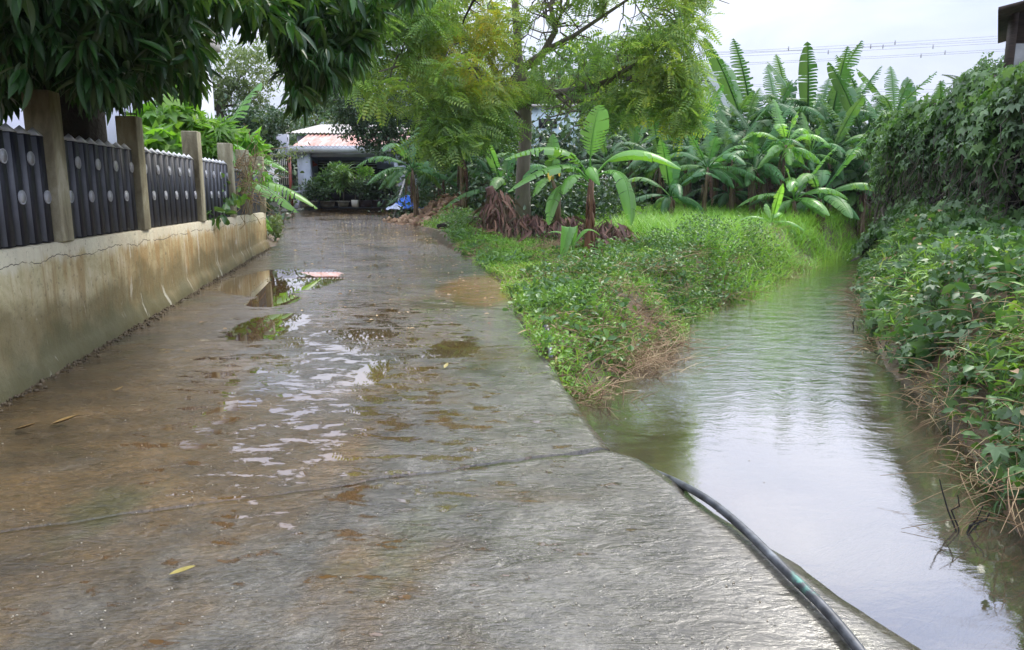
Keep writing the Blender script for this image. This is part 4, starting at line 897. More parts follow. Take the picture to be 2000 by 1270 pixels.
# light building and railing behind the feathery tree
bl = empty('pale_building', tuple(at(1080, 330, 31)), 'pale turquoise building glimpsed right of the feathery tree trunk', 'building')
mb = MB(); quad_box(mb, 1030, 1130, 205, 330, 31, 3); mb.build('wall', simple('turquoise white render', (.50, .62, .66), (.40, .50, .54), 2, .7), bl)
for vv in (232, 262): 
    o = quad_box(MB(), 1052, 1088, vv, vv+18, 30.95, .08).build('window', M['darkroom'], bl)
quad_box(MB(), 1028, 1132, 203, 209, 30.8, 3.4).build('roof', M['zinc'], bl)
mb = MB()
for k in range(15): 
    p0 = at(1105+k*6, 392, 24.5); mb.tube([p0, at(1105+k*6, 345, 24.5)], .014, 5)
for vv in (349, 386): mb.tube([at(1102, vv, 24.5), at(1194, vv, 24.5)], .016, 5)
tag(mb.build('railing', M['gatewhite']), 'pale metal railing half hidden behind the young banana stem', 'railing')

# potted plants in front of the house
M['pot_grey'] = simple('weathered concrete pot', (.20, .20, .17), (.10, .10, .08), 6, .8, .3); M['pot_dark'] = simple('dark glazed pot', (.03, .025, .03), (.05, .03, .03), 5, .4, .1)
M['pot_white'] = simple('cream planter', (.72, .70, .62), (.55, .53, .46), 4, .5, .1)
pp = 'potted plants in front of the blue house'
def potted(u, vb, Y, pot, pr, ph, fol, label, parts):
    g = at(u, vb, Y); r_ = pr*px_m(Y); hh = ph*px_m(Y)
    root = empty('potted_plant', tuple(g), label, 'potted plant', pp)
    if pot == 'pot_white': MB().box(g+np.array((0, 0, hh/2)), (r_*1.6, r_*1.6, hh), 0, 1.25).build('pot', M[pot], root)
    else: MB().lathe(tuple(g), [(.01, 0), (r_*.72, 0), (r_*.86, hh*.3), (r_*.95, hh*.85), (r_*1.1, hh*.88), (r_*1.1, hh), (r_*.9, hh), (r_*.88, hh*.85), (.01, hh*.85)], 22).build('pot', M[pot], root, True)
    st = MB(); f = MB(); tpl, sz, m_ = parts[0]; topm = g+np.array((0, 0, hh))
    for (du, dv, ru, rv, n) in parts[1:]:
        c_, rr, _ = B(u+du, vb+dv, Y, ru, rv, max(ru, rv)*px_m(Y)*.6, n); st.tube(limb(topm, c_, .05), np.linspace(.03, .012, 8), 5)
        k = max(3, n//30); sc_, _ = blob_pts(c_, rr, k, .3); idx = rng.integers(0, k, n); dd = rdir(n); P = sc_[idx]+dd*np.mean(rr)*.42*rng.uniform(.5, 1.1, n)[:, None]
        scat(f, *tpl, P, dd+np.array((0, 0, .1))+rdir(n)*.5, rdir(n, 1.2), sz*rng.uniform(.6, 1.3, n))
    st.build('stem', M['bark'], root, True); f.build('foliage', M[m_], root)
potted(605, 405, 27.6, 'pot_grey', 16, 12, 0, 'low grey-green bush in the grey trough by the house column', [(T_SMALL, .10, 'dark'), (0, -35, 18, 16, 420), (18, -28, 18, 14, 360), (-6, -20, 14, 10, 200)])
potted(640, 405, 28.0, 'pot_grey', 15, 12, 0, 'large rounded leafy shrub left of the strappy plant', [(T_SMALL, .13, 'mid'), (10, -58, 28, 24, 900), (-8, -38, 24, 20, 500), (22, -75, 18, 12, 260)])
g = at(671, 404, 27.0)
root = empty('potted_plant', tuple(g), 'strap-leaved cane plant in a round grey pot in the middle of the row', 'potted plant', pp)
MB().lathe(tuple(g), [(.01, 0), (.15, 0), (.19, .1), (.2, .16), (.24, .17), (.24, .21), (.2, .21), (.19, .17), (.01, .17)], 22).build('pot', M['pot_grey'], root, True)
mb = MB(); mb.tube([g+np.array((0, 0, .15)), at(672, 360, 27), at(669, 335, 27)], [.025, .02, .015], 6); mb.build('stem', M['bark'], root, True)
mb = MB(); n = 260; P = np.array([at(670+rng.normal()*6, rng.uniform(328, 372), 27.0+rng.normal()*.1) for _ in range(n)]); az = rng.uniform(0, 6.28, n); el = rng.uniform(-.3, 1.1, n); d = np.stack((np.cos(az)*np.cos(el), np.sin(az)*np.cos(el), np.sin(el)), 1)
scat(mb, *T_LONG, P, d, np.array([(0, 0, 1.)])+d*-.3, rng.uniform(.3, .5, n)); mb.build('foliage', M['mid'], root)
potted(694, 405, 27.0, 'pot_white', 6.5, 14, 0, 'dark shrub behind the cream square planter', [(T_SMALL, .12, 'dark'), (2, -42, 14, 18, 320)])
potted(702, 404, 28.6, 'pot_dark', 10, 12, 0, 'yellow-green shrub glowing behind the row right of the cane plant', [(T_OVAL, .16, 'bright'), (6, -60, 18, 12, 300), (18, -52, 14, 10, 160)])
potted(716, 405, 27.2, 'pot_dark', 12, 13, 0, 'dark leafy shrub in a dark round pot right of the cream planter', [(T_SMALL, .13, 'dark'), (0, -38, 20, 18, 520)])
potted(740, 404, 27.4, 'pot_dark', 15, 13, 0, 'broad dark shrub in a wide dark bowl near the right end', [(T_SMALL, .13, 'dark'), (4, -42, 22, 20, 560), (-10, -28, 16, 12, 220)])
potted(764, 402, 28.2, 'pot_grey', 10, 10, 0, 'red-tipped shrub at the right end of the pot row', [(T_SMALL, .12, 'mid'), (0, -45, 14, 18, 340)])
# pole, tarp, bucket, rubble, log
mb = MB(); mb.tube([at(770, 424, 24), at(780, 385, 24.3), at(791, 350, 24.6)], .028, 7); tag(mb.build('leaning_pole', M['gatewhite']), 'pale bamboo pole leaning over the blue tarpaulin', 'pole')
M['bluetarp'] = simple('blue tarpaulin', (.03, .13, .62), (.05, .2, .75), 3, .45, .3, 10); M['whitesack'] = simple('white plastic sack', (.62, .66, .74), (.35, .42, .6), 4, .5, .3, 10)
def cloth(p, w_, l_, h_, ang, seed, n=26):
    u = np.linspace(-1, 1, n); U, V_ = np.meshgrid(u, u); X = U*w_/2; Y = V_*l_/2; Z = h_*np.clip(1-U**2*.8-V_**2, 0, 1)*(.5+fbm(U*2, V_*2, seed))+.09*fbm(U*4+3, V_*4, seed)+.01
    e_ = 1+.25*(fbm(np.arctan2(V_, U)*1.2, U*0, seed)-.5); X *= e_; Y *= e_; ca, sa = math.cos(ang), math.sin(ang); mb = MB()
    mb.grid(np.stack((p[0]+X*ca-Y*sa, p[1]+X*sa+Y*ca, p[2]+Z), -1).reshape(-1, 3), n, n); return mb
p = at(793, 410, 24.3); o = cloth(p, .8, 1.2, .32, .5, 3).build('tarpaulin', M['bluetarp'], None, True); tag(o, 'crumpled blue tarpaulin at the foot of the brick rubble', 'tarpaulin')
p = at(778, 412, 24.0); tag(cloth(p, .75, .7, .14, .1, 8).build('plastic_sack', M['whitesack'], None, True), 'blue and white plastic sack spread beside the leaning pole', 'sack')
p = at(797, 400, 24.9); tag(MB().lathe(tuple(p), [(.01, 0), (.09, 0), (.13, .18), (.10, .30), (.02, .32)], 12).build('white_bag', M['whitesack'], None, True), 'small white bag standing behind the blue tarpaulin', 'bag')
M['brick'] = leafmat('broken brick', [(0, (.15, .09, .055)), (.5, (.28, .17, .10)), (1, (.42, .30, .20))], .9, 0, 2, .2)
mb = MB()
for i in range(900):
    t = rng.random(); u = 905-130*t+rng.normal()*14; 
    Yb = 22.5+rng.normal()*.8-.2*t; env = math.exp(-((u-875)/42)**2)*.62+.14; c_ = at(u, 428, Yb); gz = gz1(c_); z = gz+env*rng.random()**.7*math.exp(-((Yb-22.5)/1.2)**2)
    A = np.linalg.qr(rng.normal(size=(3, 3)))[0]; mb.box((c_[0], Yb, z), np.array((.2, .13, .07))*rng.uniform(.5, 1.25), 0, rng.uniform(.7, 1), A)
tag(mb.build('rubble_pile', M['brick']), 'heap of broken brown bricks at the right edge of the road end', 'rubble', kind='stuff')
mb = MB(); a, c_ = at(911, 427, 17), at(962, 429, 16.8); P = np.linspace(a, c_, 5); mb.tube(P, [.07, .075, .072, .075, .07], 12); tag(mb.build('log', M['greybark'], None, True), 'cut log lying left of the dead banana leaf heap', 'log')
mb = MB(); a, c_ = at(856, 443, 16.8), at(895, 436, 17.2); mb.tube(np.linspace(a, c_, 5), [.06, .07, .07, .06, .05], 8); tag(mb.build('log', M['darkbark'], None, True), 'short blackish log lying by the road edge in front of the green bushes', 'log')
mb = MB(); P = [at(985, 440, 16.3), at(975, 420, 16.3), at(966, 395, 16.3), at(955, 366, 16.2)]; mb.tube(P, [.20, .16, .11, .09], 12)
for k in range(16):
    f_ = rng.random(); c_ = at(985-30*f_, 440-74*f_, 16.25); d = rdir(1)[0]; mb.tube([c_+d*.08, c_+d*.16+np.array((0, 0, -.15)), c_+d*.2+np.array((0, 0, -.38))], [.02, .035, .01], 5)
tag(mb.build('banana_stump', M['deadleaf'], None, True), 'cut brown banana stump leaning left out of the dead leaf heap', 'stump')

# ------------------------------------------------------------------ ground vegetation (uncountable)
def land(n, x0, x1, y0, y1, cond):
    x = rng.uniform(x0, x1, n); y = rng.uniform(y0, y1, n); s = sdpoly(x, y, CREEK); k = cond(x, y, s); x, y = x[k], y[k]; z = ground_z(x, y); z = np.where((x < xr(y)+.03) & (x > xl(y)), np.maximum(z, road_z(y)), z)
    return np.stack((x, y, z), 1)
isl = lambda x, y, s: (((x-1.27)/.28)**2+((y-12.15)/.9)**2 > 1) & (s > -.06) & (x > xr(y)-.02+.26*(fbm(y*1.5, y*0, 3)-.5)) & (x < center_x(y)) & (y < 24)
patch = lambda x, y, k, th, sc_=.9: fbm(x*sc_, y*sc_, k) > th
tallgrass = lambda x, y: (x > np.interp(y, [11, 13, 15, 24], [3.9, 2.6, 1.6, 1.0]))
# creeping weeds
mb = MB()
def weeds(mb, P, leaf, size, per, rad, hgt, up=.6):
    n = len(P)*per; Pk = np.repeat(P, per, 0); hh = rng.uniform(.0, 1, n)**.8
    o_ = rng.normal(size=(n, 3))*rad; o_[:, 2] = hh*np.repeat(hgt, per); d = rdir(n)*np.array((1, 1, .6)); d[:, 2] += .15
    scat(mb, *leaf, Pk+o_, d, rdir(n, 1.6), size*rng.uniform(.6, 1.3, n))
P = land(26000, -4, 7, 5.3, 22, lambda x, y, s: isl(x, y, s) & ~tallgrass(x, y+1) & ((x-1.33)**2+(y-12.55)**2 > .16) & (fbm(x*1.3, y*1.3, 2) > np.where(y < 9.5, .32, .40)) & (rng.random(len(x)) < np.where(y < 12, 1, .6)))
weeds(mb, P, T_SMALL, .05, 16, .05, .04+.34*fbm(P[:, 0]*1.6, P[:, 1]*1.6, 6)**1.8)
tag(mb.build('creeping_weeds', M['weed']), 'bright green creeping weeds covering the bank between road and creek', 'weeds', kind='stuff')
mb = MB()
mnd = lambda c_, r_: (lambda x, y: ((x-c_[0])/r_[0])**2+((y-c_[1])/r_[1])**2 < 1)
m1 = mnd((3.35, 12.4), (1.1, 1.6)); m2 = mnd((-1.3, 17.4), (1.4, 2.0)); m3 = mnd((1.75, 7.6), (.55, .5)); m4 = mnd((4.6, 15), (1.2, 1.4)); m5 = mnd((.9, 9.6), (.5, .6)); m6 = mnd((2.1, 10.2), (.5, .7))
P = land(15000, -4, 8, 6, 22, lambda x, y, s: isl(x, y, s) & (m1(x, y) | m2(x, y) | m3(x, y) | m4(x, y) | m5(x, y) | m6(x, y)))
weeds(mb, P, T_OVAL, .06, 9, .08, .12+.42*fbm(P[:, 0]*1.5, P[:, 1]*1.5, 4)**1.4*1.6)
tag(mb.build('bushy_weeds', M['mid']), 'darker bushy weeds mounded on the bank', 'weeds', kind='stuff')
# short and tall grass
def blades(mb, P, per, l0, l1, w, rad=.05, up=1.3, tilt=1.):
    n = len(P)*per; Pk = np.repeat(P, per, 0)+rng.normal(size=(n, 3))*np.array((rad, rad, 0)); az = rng.uniform(0, 6.283, n); el = rng.uniform(.45, 1.45, n)
    d = np.stack((np.cos(az)*np.cos(el)*tilt, np.sin(az)*np.cos(el)*tilt, np.sin(el)), 1); nn = np.stack((-np.cos(az), -np.sin(az), np.full(n, .6)), 1); l = rng.uniform(l0, l1, n)
    scat(mb, *blade_t(4, 1, .8), Pk, d, nn, np.stack((np.full(n, w)*rng.uniform(.6, 1.3, n), l, l), 1))
mb = MB()
P = land(16000, -4, 6, 5.3, 20, lambda x, y, s: isl(x, y, s) & patch(x, y, 9, .42, 1.3)); blades(mb, P, 5, .10, .34, .009)
TH = land(26000, -3, 8, 5.4, 19, lambda x, y, s: isl(x, y, s) & ((fbm(x*1.3, y*1.3, 2) < .41) | ((s < .5) & (fbm(x*1.7, y*1.7, 61) > .45)) | (((x-.75)/.8)**2+((y-10.6)/.5)**2 < 1)))
tag(mb.build('short_grass', M['grass']), 'short grass mixed into the weeds on the near bank', 'grass', kind='stuff')
mb = MB()
P = land(15000, .6, 12, 11, 24.5, lambda x, y, s: (s > -.12) & (x < center_x(y)+.3*(y > 20)) & tallgrass(x, y) & (x > xr(y)+1)); blades(mb, P[fbm(P[:, 0]*.9, P[:, 1]*.9, 41) > .47], 6, .38, .70, .019, .12); blades(mb, P, 4, .25, .5, .016, .10)
x = rng.uniform(3, 16, 5000); y = rng.uniform(22.5, 27, 5000); P = np.stack((x, y, ground_z(x, y)), 1); blades(mb, P, 5, .3, .6, .02, .10)
tag(mb.build('tall_grass', M['grass']), 'tall bright green grass in front of the banana grove', 'grass', kind='stuff')
# runners and dry straw
def strands(mb, P, l0, l1, r_, k=5, flat=.35, D=None, seg=6):
    for i, p in enumerate(P):
        d = rdir(1)[0] if D is None else nrm(D[i]+rdir(1)[0]*.5); d[2] = abs(d[2])*flat; l = rng.uniform(l0, l1); t = np.linspace(0, 1, seg)[:, None]; c_ = rdir(1)[0]*.5*l; c_[2] *= .5
        Q = p+d*l*t+c_*t*t-np.array((0, 0, .6*l*(1-flat)))*t*t+np.array((0, 0, .5*l*.6))*t; mb.tube(Q, np.linspace(r_, r_*.4, seg), 3, False)
mb = MB()
P = land(2600, -1, 7, 5.3, 14, lambda x, y, s: isl(x, y, s) & patch(x, y, 14, .45, 1.1)); P[:, 2] += .05; strands(mb, P, .15, .45, .0035)
tag(mb.build('grass_runners', M['grass']), 'thin pale runner stems sprawling over the near bank weeds', 'grass', kind='stuff')
mb = MB()
def near_line(pts, n, r_):
    t = rng.random(n)*(len(pts)-1); i = t.astype(int); f_ = (t-i)[:, None]; pts = np.array(pts, float); Q = pts[i]*(1-f_)+pts[np.minimum(i+1, len(pts)-1)]*f_; return Q+rng.normal(size=Q.shape)*r_
def straw_at(px, n, r_, Y=None):
    Q = near_line([onz(u, v, .05)[:2] for u, v in px], int(n*.75), r_*1.5); n = int(n*.75); return np.stack((Q[:, 0], Q[:, 1], ground_z(Q[:, 0], Q[:, 1])+rng.uniform(.0, .14, n)), 1)
P = np.concatenate((straw_at([(1290, 625), (1270, 660), (1235, 690)], 900, .13), straw_at([(1170, 575), (1240, 590), (1300, 570), (1330, 600)], 600, .18), straw_at([(1050, 545), (1120, 530)], 420, .13), straw_at([(1380, 570), (1480, 530), (1560, 505)], 900, .22), straw_at([(1120, 745), (1200, 730)], 160, .08), straw_at([(1180, 620), (1130, 590), (1090, 560)], 420, .12), straw_at([(1250, 640), (1180, 690)], 300, .12), straw_at([(1240, 470), (1340, 490)], 500, .35), straw_at([(1430, 520), (1520, 500)], 500, .25), straw_at([(960, 470), (1040, 470), (1100, 500)], 350, .2), straw_at([(1400, 500), (1440, 540)], 300, .3)))
P = np.concatenate((P, land(9000, -1, 7, 5.6, 17, lambda x, y, s: isl(x, y, s) & (fbm(x*1.3, y*1.3, 2) < .42))[:1500]+np.array((0, 0, .04))))
P = P[P[:, 0] > xr(P[:, 1])-.05]
strands(mb, P, .12, .42, .0042, flat=.5)
tag(mb.build('dry_straw', M['straw']), 'matted dry brown stems along the left bank of the creek', 'dead grass', kind='stuff')
mb = MB(); n = len(TH); az = rng.uniform(0, 6.28, n); l = rng.uniform(.06, .19, n); scat(mb, *T_LONG, TH+np.stack((az*0, az*0, rng.uniform(.01, .10, n)), 1), np.stack((np.cos(az), np.sin(az), rng.uniform(-.3, .5, n)), 1), rdir(n, 1.5), np.stack((l*.8, l, l*.6), 1))
tag(mb.build('dead_thatch', leafmat('dead thatch', [(0, (.10, .05, .03)), (.5, (.26, .15, .08)), (1, (.50, .38, .20))], .8, .1, 1.5, .5)), 'reddish brown dead leaves and thatch lying in patches on the near bank', 'dead leaves', kind='stuff')
mb = MB(); P = land(5000, -2, 6, 5.5, 16, lambda x, y, s: isl(x, y, s) & patch(x, y, 71, .52, 1.0)); weeds(mb, P, T_OVAL, .085, 6, .07, .08+.25*fbm(P[:, 0]*2, P[:, 1]*2, 6)); tag(mb.build('broad_weeds', M['mid']), 'broader-leaved green weeds in patches on the near bank', 'weeds', kind='stuff')
# dead banana leaf heap
mb = MB(); heap = [((975, 440, 16), (40, 45), .35, 420), ((1040, 440, 15.5), (55, 28), .4, 520), ((1120, 425, 15), (60, 30), .5, 420), ((1190, 455, 14), (50, 30), .4, 420), ((1170, 490, 13.4), (30, 22), .3, 160), ((1080, 528, 11.2), (75, 8), .15, 220), ((1090, 400, 15.5), (18, 28), .2, 160)]
for (u, v, Y), (ru, rv), ry, n in heap:
    c_ = at(u, v, Y); s_ = px_m(Y); g0 = gz1(c_); x = c_[0]+rng.normal(size=n)*ru*s_*.6; y = Y+rng.normal(size=n)*ry; top = (rv*1.9*s_)*np.exp(-((x-c_[0])/(ru*s_))**2*.8-((y-Y)/ry/1.6)**2*.5); z = ground_z(x, y)+top*rng.uniform(.4, 1, n)+.02
    az = rng.uniform(0, 6.28, n); el = rng.uniform(-1.2, -.1, n); d = np.stack((np.cos(az)*np.cos(el), np.sin(az)*np.cos(el)-.2, np.sin(el)), 1); nn = np.stack((np.cos(az), np.sin(az), np.full(n, 1.)), 1)+rng.normal(size=(n, 3))*.5
    l = rng.uniform(.18, .5, n); scat(mb, *T_LONG, np.stack((x, y, z), 1), d, nn, np.stack((l*1.1, l, l*1.6), 1))
tag(mb.build('dead_leaf_heap', M['deadleaf']), 'long heap of dead brown banana leaves behind the young banana plant', 'dead leaves', kind='stuff')
# shrubs between the trees and the grass: a rank, uncountable undergrowth
mb = MB()
def thick(mb, pts, n, r_, h0, h1, leaf, size, per=6):
    Q = near_line(pts, n, r_); P = np.stack((Q[:, 0], Q[:, 1], ground_z(Q[:, 0], Q[:, 1])), 1); hh = rng.uniform(h0, h1, n)*(.5+fbm(Q[:, 0]*.7, Q[:, 1]*.7, 5)); nn_ = n*per
    Pk = np.repeat(P, per, 0); o_ = rng.normal(size=(nn_, 3))*.18; o_[:, 2] = rng.random(nn_)*np.repeat(hh, per); scat(mb, *leaf, Pk+o_, rdir(nn_, -.1), rdir(nn_, 1.2), size*rng.uniform(.6, 1.3, nn_))
thick(mb, [at(u, 400, Y)[:2] for u, Y in ((840, 27), (1000, 27), (1180, 28), (1330, 29), (1480, 30), (1640, 30), (1800, 30), (1990, 30))], 6000, .8, 1.5, 3.6, T_OVAL, .24)
thick(mb, [at(u, 400, Y)[:2] for u, Y in ((-200, 24), (100, 24), (330, 23), (470, 24))], 2500, .8, 1.2, 3.0, T_OVAL, .22)
thick(mb, [at(u, 400, Y)[:2] for u, Y in ((810, 24.5), (930, 23.5), (1020, 20), (1100, 20), (1200, 22))], 1800, .5, .6, 1.5, T_OVAL, .14)
tag(mb.build('undergrowth', M['dark']), 'dark rank undergrowth beneath the trees and behind the banana plants', 'undergrowth', kind='stuff')
# tree line filling the land beyond
mb = MB(); thick(mb, [(-60, 50), (-25, 62), (0, 66), (35, 64), (80, 50)], 11000, 3.5, 2.5, 5.5, T_OVAL, .5, 6)
tag(mb.build('far_woods', M['dark']), 'far dark wood behind the houses and banana grove', 'wood', kind='stuff')

# ------------------------------------------------------------------ right bank with vines
VL = [at(1738, 400, 15.8)[:2], at(1775, 400, 14.2)[:2], at(1850, 400, 12.0)[:2], at(1930, 400, 10.2)[:2], at(2010, 400, 9.0)[:2], at(2120, 400, 8.2)[:2], at(2400, 400, 6.8)[:2]]
VL = np.array(VL); seg = np.linalg.norm(np.diff(VL, axis=0), axis=1); cum = np.concatenate(([0], np.cumsum(seg)))
def vline(s):
    return np.stack((np.interp(s, cum, VL[:, 0]), np.interp(s, cum, VL[:, 1])), -1)
def vinez(s):                                          # top height above zero along the thicket
    return np.interp(s, [0, .6, 2, 5, 8, 12], [2.85, 3.0, 3.05, 2.95, 3.0, 3.2])+.35*(fbm(np.asarray(s)*1.3, np.asarray(s)*0, 3)-.5)*2
def vsurf(s, t):
    """t 0 at the foot, 1 at the top; returns points and outward normals"""
    p = vline(s); q = vline(s+.05); T = nrm(np.concatenate((q-p, np.zeros((len(p), 1))), 1)); out = np.stack((-T[:, 1], T[:, 0], T[:, 2]*0), 1)
    out = np.where((out[:, 0] > 0)[:, None], -out, out); p = np.concatenate((p, np.zeros((len(p), 1))), 1)
    prof_ = np.interp(t, [0, .12, .35, .6, .85, 1, 1.2], [.55, .2, -.12, .12, .30, .12, -.9])
    bulge = .5*(fbm(s*.9, t*2.2, 7)-.5)+.25*(fbm(s*2.6, t*5, 2)-.5)
    z0 = ground_z(p[:, 0], p[:, 1])-.2; z = z0+(vinez(s)-z0)*np.minimum(t, 1+.12*(t-1))
    P = p+out*(prof_+bulge)[:, None]; P[:, 2] = z; return P, out
th = empty('vine_thicket', (float(VL[2][0]), float(VL[2][1]), .6), 'tall thicket of lobed-leaf vines overhanging the right bank below the shed', 'vines')
ss = np.linspace(0, cum[-1]-.1, 90); tt = np.linspace(0, 1.2, 26); A_, B_ = np.meshgrid(tt, ss, indexing='ij'); Pq, _ = vsurf(B_.ravel(), A_.ravel())
mb = MB(); mb.grid(Pq, 26, 90); mb.build('tangled_stems', simple('tangled vine stems', (.045, .035, .03), (.015, .013, .013), 7, .95, 1., 18, stretch=(2, 2, .4), bdist=.1), th, True)
mb = MB(); n = 15000; s = rng.uniform(0, cum[-1]-.1, n); t = rng.uniform(.02, 1.18, n)**.9
dens = np.interp(t, [0, .12, .2, .35, .5, .62, 1.2], [1, 1, .4, .16, .4, 1, 1]); dens = np.where(fbm(s*1.2, t*3, 12) > .52, dens+.35, dens); k = rng.random(n) < dens; s, t = s[k], t[k]
P, O = vsurf(s, t); n = len(P); P = P+O*rng.uniform(.02, .28, n)[:, None]+rng.normal(size=P.shape)*.05; d = rdir(n)*.7; d[:, 2] -= .9; scat(mb, *T_IVY, P, d+O*.3, O+np.array((0, 0, .9))+rdir(n)*.6, rng.uniform(.07, .24, n)); mb.build('leaves', M['ivy'], th)
mb = MB()
for i in range(330):
    s1 = np.array([rng.uniform(0, cum[-1]-.3)]); t1 = np.array([rng.uniform(.35, .95)]); P1, O1 = vsurf(s1, t1); p = P1[0]+O1[0]*.1; l = rng.uniform(.4, 1.3); q = p+np.array((rng.normal()*.12, rng.normal()*.12, -l))+O1[0]*.08; mb.tube(limb(p, q, 0, .22, 6), [.008, .008, .007, .006, .005, .004], 3, False)
mb.build('hanging_stems', M['bark'], th)
# end face of the thicket, root-like stems
mb = MB()
for i in range(160):
    p = at(1752+rng.normal()*14, rng.uniform(330, 400), 15.5+rng.normal()*.25); q = at(1742+rng.normal()*16, 470+rng.uniform(-10, 15), 15.3+rng.normal()*.3); mb.tube(limb(p, q, 0, .08, 6), np.linspace(.018, .03, 6), 4, False)
mb.build('root_stems', M['greybark'], th)
# bank foliage
rgt = lambda x, y, s: (s > .0) & (x > center_x(y)) & (y > 1.5)
mb = MB(); P = land(34000, 2.4, 11.5, 1.2, 17, lambda x, y, s: rgt(x, y, s) & (s > .06) & (s < 2.6) & patch(x, y, 21, .26, 1.1)); n = len(P)
per = 3; Pk = np.repeat(P, per, 0); Pk[:, 2] += rng.uniform(.02, .32, n*per); Pk += rng.normal(size=Pk.shape)*.06; d = rdir(n*per)*.8; d[:, 0] -= .35; d[:, 2] -= .3
nn = rdir(n*per, 1.3)+np.array((-.4, -.2, 0)); sz = rng.uniform(.06, .16, n*per)*(.7+.8*vnoise(Pk[:, 0]*1.4, Pk[:, 1]*1.4, 77)); sel = vnoise(Pk[:, 0]*1.1, Pk[:, 1]*1.1, 79)+rng.normal(size=n*per)*.12 > .42
scat(mb, *T_IVY, Pk[sel], d[sel], nn[sel], sz[sel]); scat(mb, *T_OVAL, Pk[~sel], d[~sel], nn[~sel], sz[~sel]*.75)
md = MB(); q = rng.random(n*per) < .05; scat(md, *T_OVAL, Pk[q]+np.array((-.02, -.02, .03)), d[q], nn[q], sz[q]*.5); tag(md.build('dead_bank_leaves', M['straw']), 'brown dead leaves caught among the vines of the right bank', 'dead leaves', kind='stuff')
tag(mb.build('bank_vines', M['ivy']), 'lobed vine leaves creeping down the right bank to the water', 'vines', kind='stuff')
mb = MB(); P = land(16000, 3, 11, 3, 17, lambda x, y, s: rgt(x, y, s) & (s > .15) & (s < 3.0) & patch(x, y, 24, .40, .9)); weeds(mb, P, T_LONG, .14, 8, .07, .1+.25*fbm(P[:, 0], P[:, 1], 4)); 
tag(mb.build('bank_weeds', M['weed']), 'bright narrow-leaved weeds on the upper right bank', 'weeds', kind='stuff')
mb = MB(); P = np.concatenate([land(500, 3, 6, 4.5, 9, lambda x, y, s, c_=c_: rgt(x, y, s) & ((x-c_[0])**2+(y-c_[1])**2 < c_[2]**2)) for c_ in [tuple(onz(1790, 735, 0)[:2])+(.35,)]]+[land(2500, 2.6, 9, 2, 14, lambda x, y, s: rgt(x, y, s) & (s < .5) & patch(x, y, 31, .55, 1.2))]); blades(mb, P, 5, .18, .42, .014, .05)
P2 = land(9000, 3.3, 10, 4.5, 14, lambda x, y, s: rgt(x, y, s) & (s > .35) & (s < 2.4) & patch(x, y, 51, .46, .8)); PG = P2
tag(mb.build('bank_grass', M['mid']), 'arching tufts of coarse grass at the foot of the right bank', 'grass', kind='stuff')
mb = MB(); blades(mb, PG, 4, .14, .36, .013, .06); tag(mb.build('bank_top_grass', M['grass']), 'fresh yellow-green grass spilling over the top of the right bank', 'grass', kind='stuff')
mb = MB(); P = land(9000, 2.4, 9, 1.2, 16, lambda x, y, s: (x > center_x(y)) & (s > -.16) & (s < .45) & patch(x, y, 33, .40, 1.)); P[:, 2] = np.maximum(P[:, 2], ZW)+rng.uniform(0, .16, len(P)); P = P[:1900]; strands(mb, P, .12, .5, .004, flat=.3, D=np.repeat([(-.4, -.3, -.2)], len(P), 0))
P = land(3000, 2.0, 4, 1.0, 6, lambda x, y, s: (x > center_x(y)) & (s > -.1) & (s < .7)); P[:, 2] = np.maximum(P[:, 2], ZW)+rng.uniform(0, .3, len(P)); P = P[:600]; strands(mb, P, .15, .5, .004, flat=.3, D=np.repeat([(-.5, -.5, -.5)], len(P), 0))
tag(mb.build('bank_straw', M['straw']), 'dry roots and straw trailing from the right bank into the water', 'dead grass', kind='stuff')
# submerged grasses at the lower right
mb = MB(); x = rng.uniform(1.6, 3.3, 1500); y = rng.uniform(1.2, 4.2, 1500); s = sdpoly(x, y, CREEK); k = (s > -.42) & (x > center_x(y)); x, y = x[k], y[k]; P = np.stack((x, y, np.minimum(ground_z(x, y)+.02, ZW-.03)), 1); strands(mb, P, .25, .8, .005, flat=.05, D=np.repeat([(-.9, -.5, 0)], len(P), 0)*1.5)
for q in mb.V: q[:, 2] = np.clip(q[:, 2], -9, ZW-.07)
tag(mb.build('submerged_grass', M['bark']), 'long brown grasses lying under the shallow water at the lower right', 'water grass', kind='stuff')
# loose sticks
for pts, r_, lb in (([(1830, 551, 9.6), (1905, 545, 9.2)], .022, 'pale cut stick pointing left out of the right bank'), ([(1858, 534, 9.4), (1950, 517, 9.0)], .016, 'thin pale stick lying above the cut stick on the bank'), ([(1843, 560, 8.4), (1858, 600, 8.0), (1872, 640, 7.7)], .014, 'slender bare twig hanging down the middle of the right bank'), ([(1915, 640, 6.2), (1950, 652, 6.0), (1992, 645, 5.8)], .010, 'curved bare twig low in the vines at the right edge')):
    mb = MB(); mb.tube([at(*q)+np.array((-.15, -.12, .1)) for q in pts], r_, 7); tag(mb.build('stick', M['greybark'], None, True), lb, 'stick')
for k, (u, v) in enumerate(((1668, 640), (1725, 690), (1878, 1040))):
    g = onz(u, v, ZW); mb = MB()
    for i in range(7): q = g+rdir(1, .8)[0]*rng.uniform(.08, .28); mb.tube(limb(g-np.array((0, 0, .05)), q, 0, .15, 5), np.linspace(.006, .003, 5), 4, False)
    tag(mb.build('dead_twigs', M['darkbark']), ['dark dead twigs poking from the water furthest up the right side', 'dark dead twigs hanging into the water below the grass tuft', 'small dark twig standing in the water near the lower right corner'][k], 'twig')

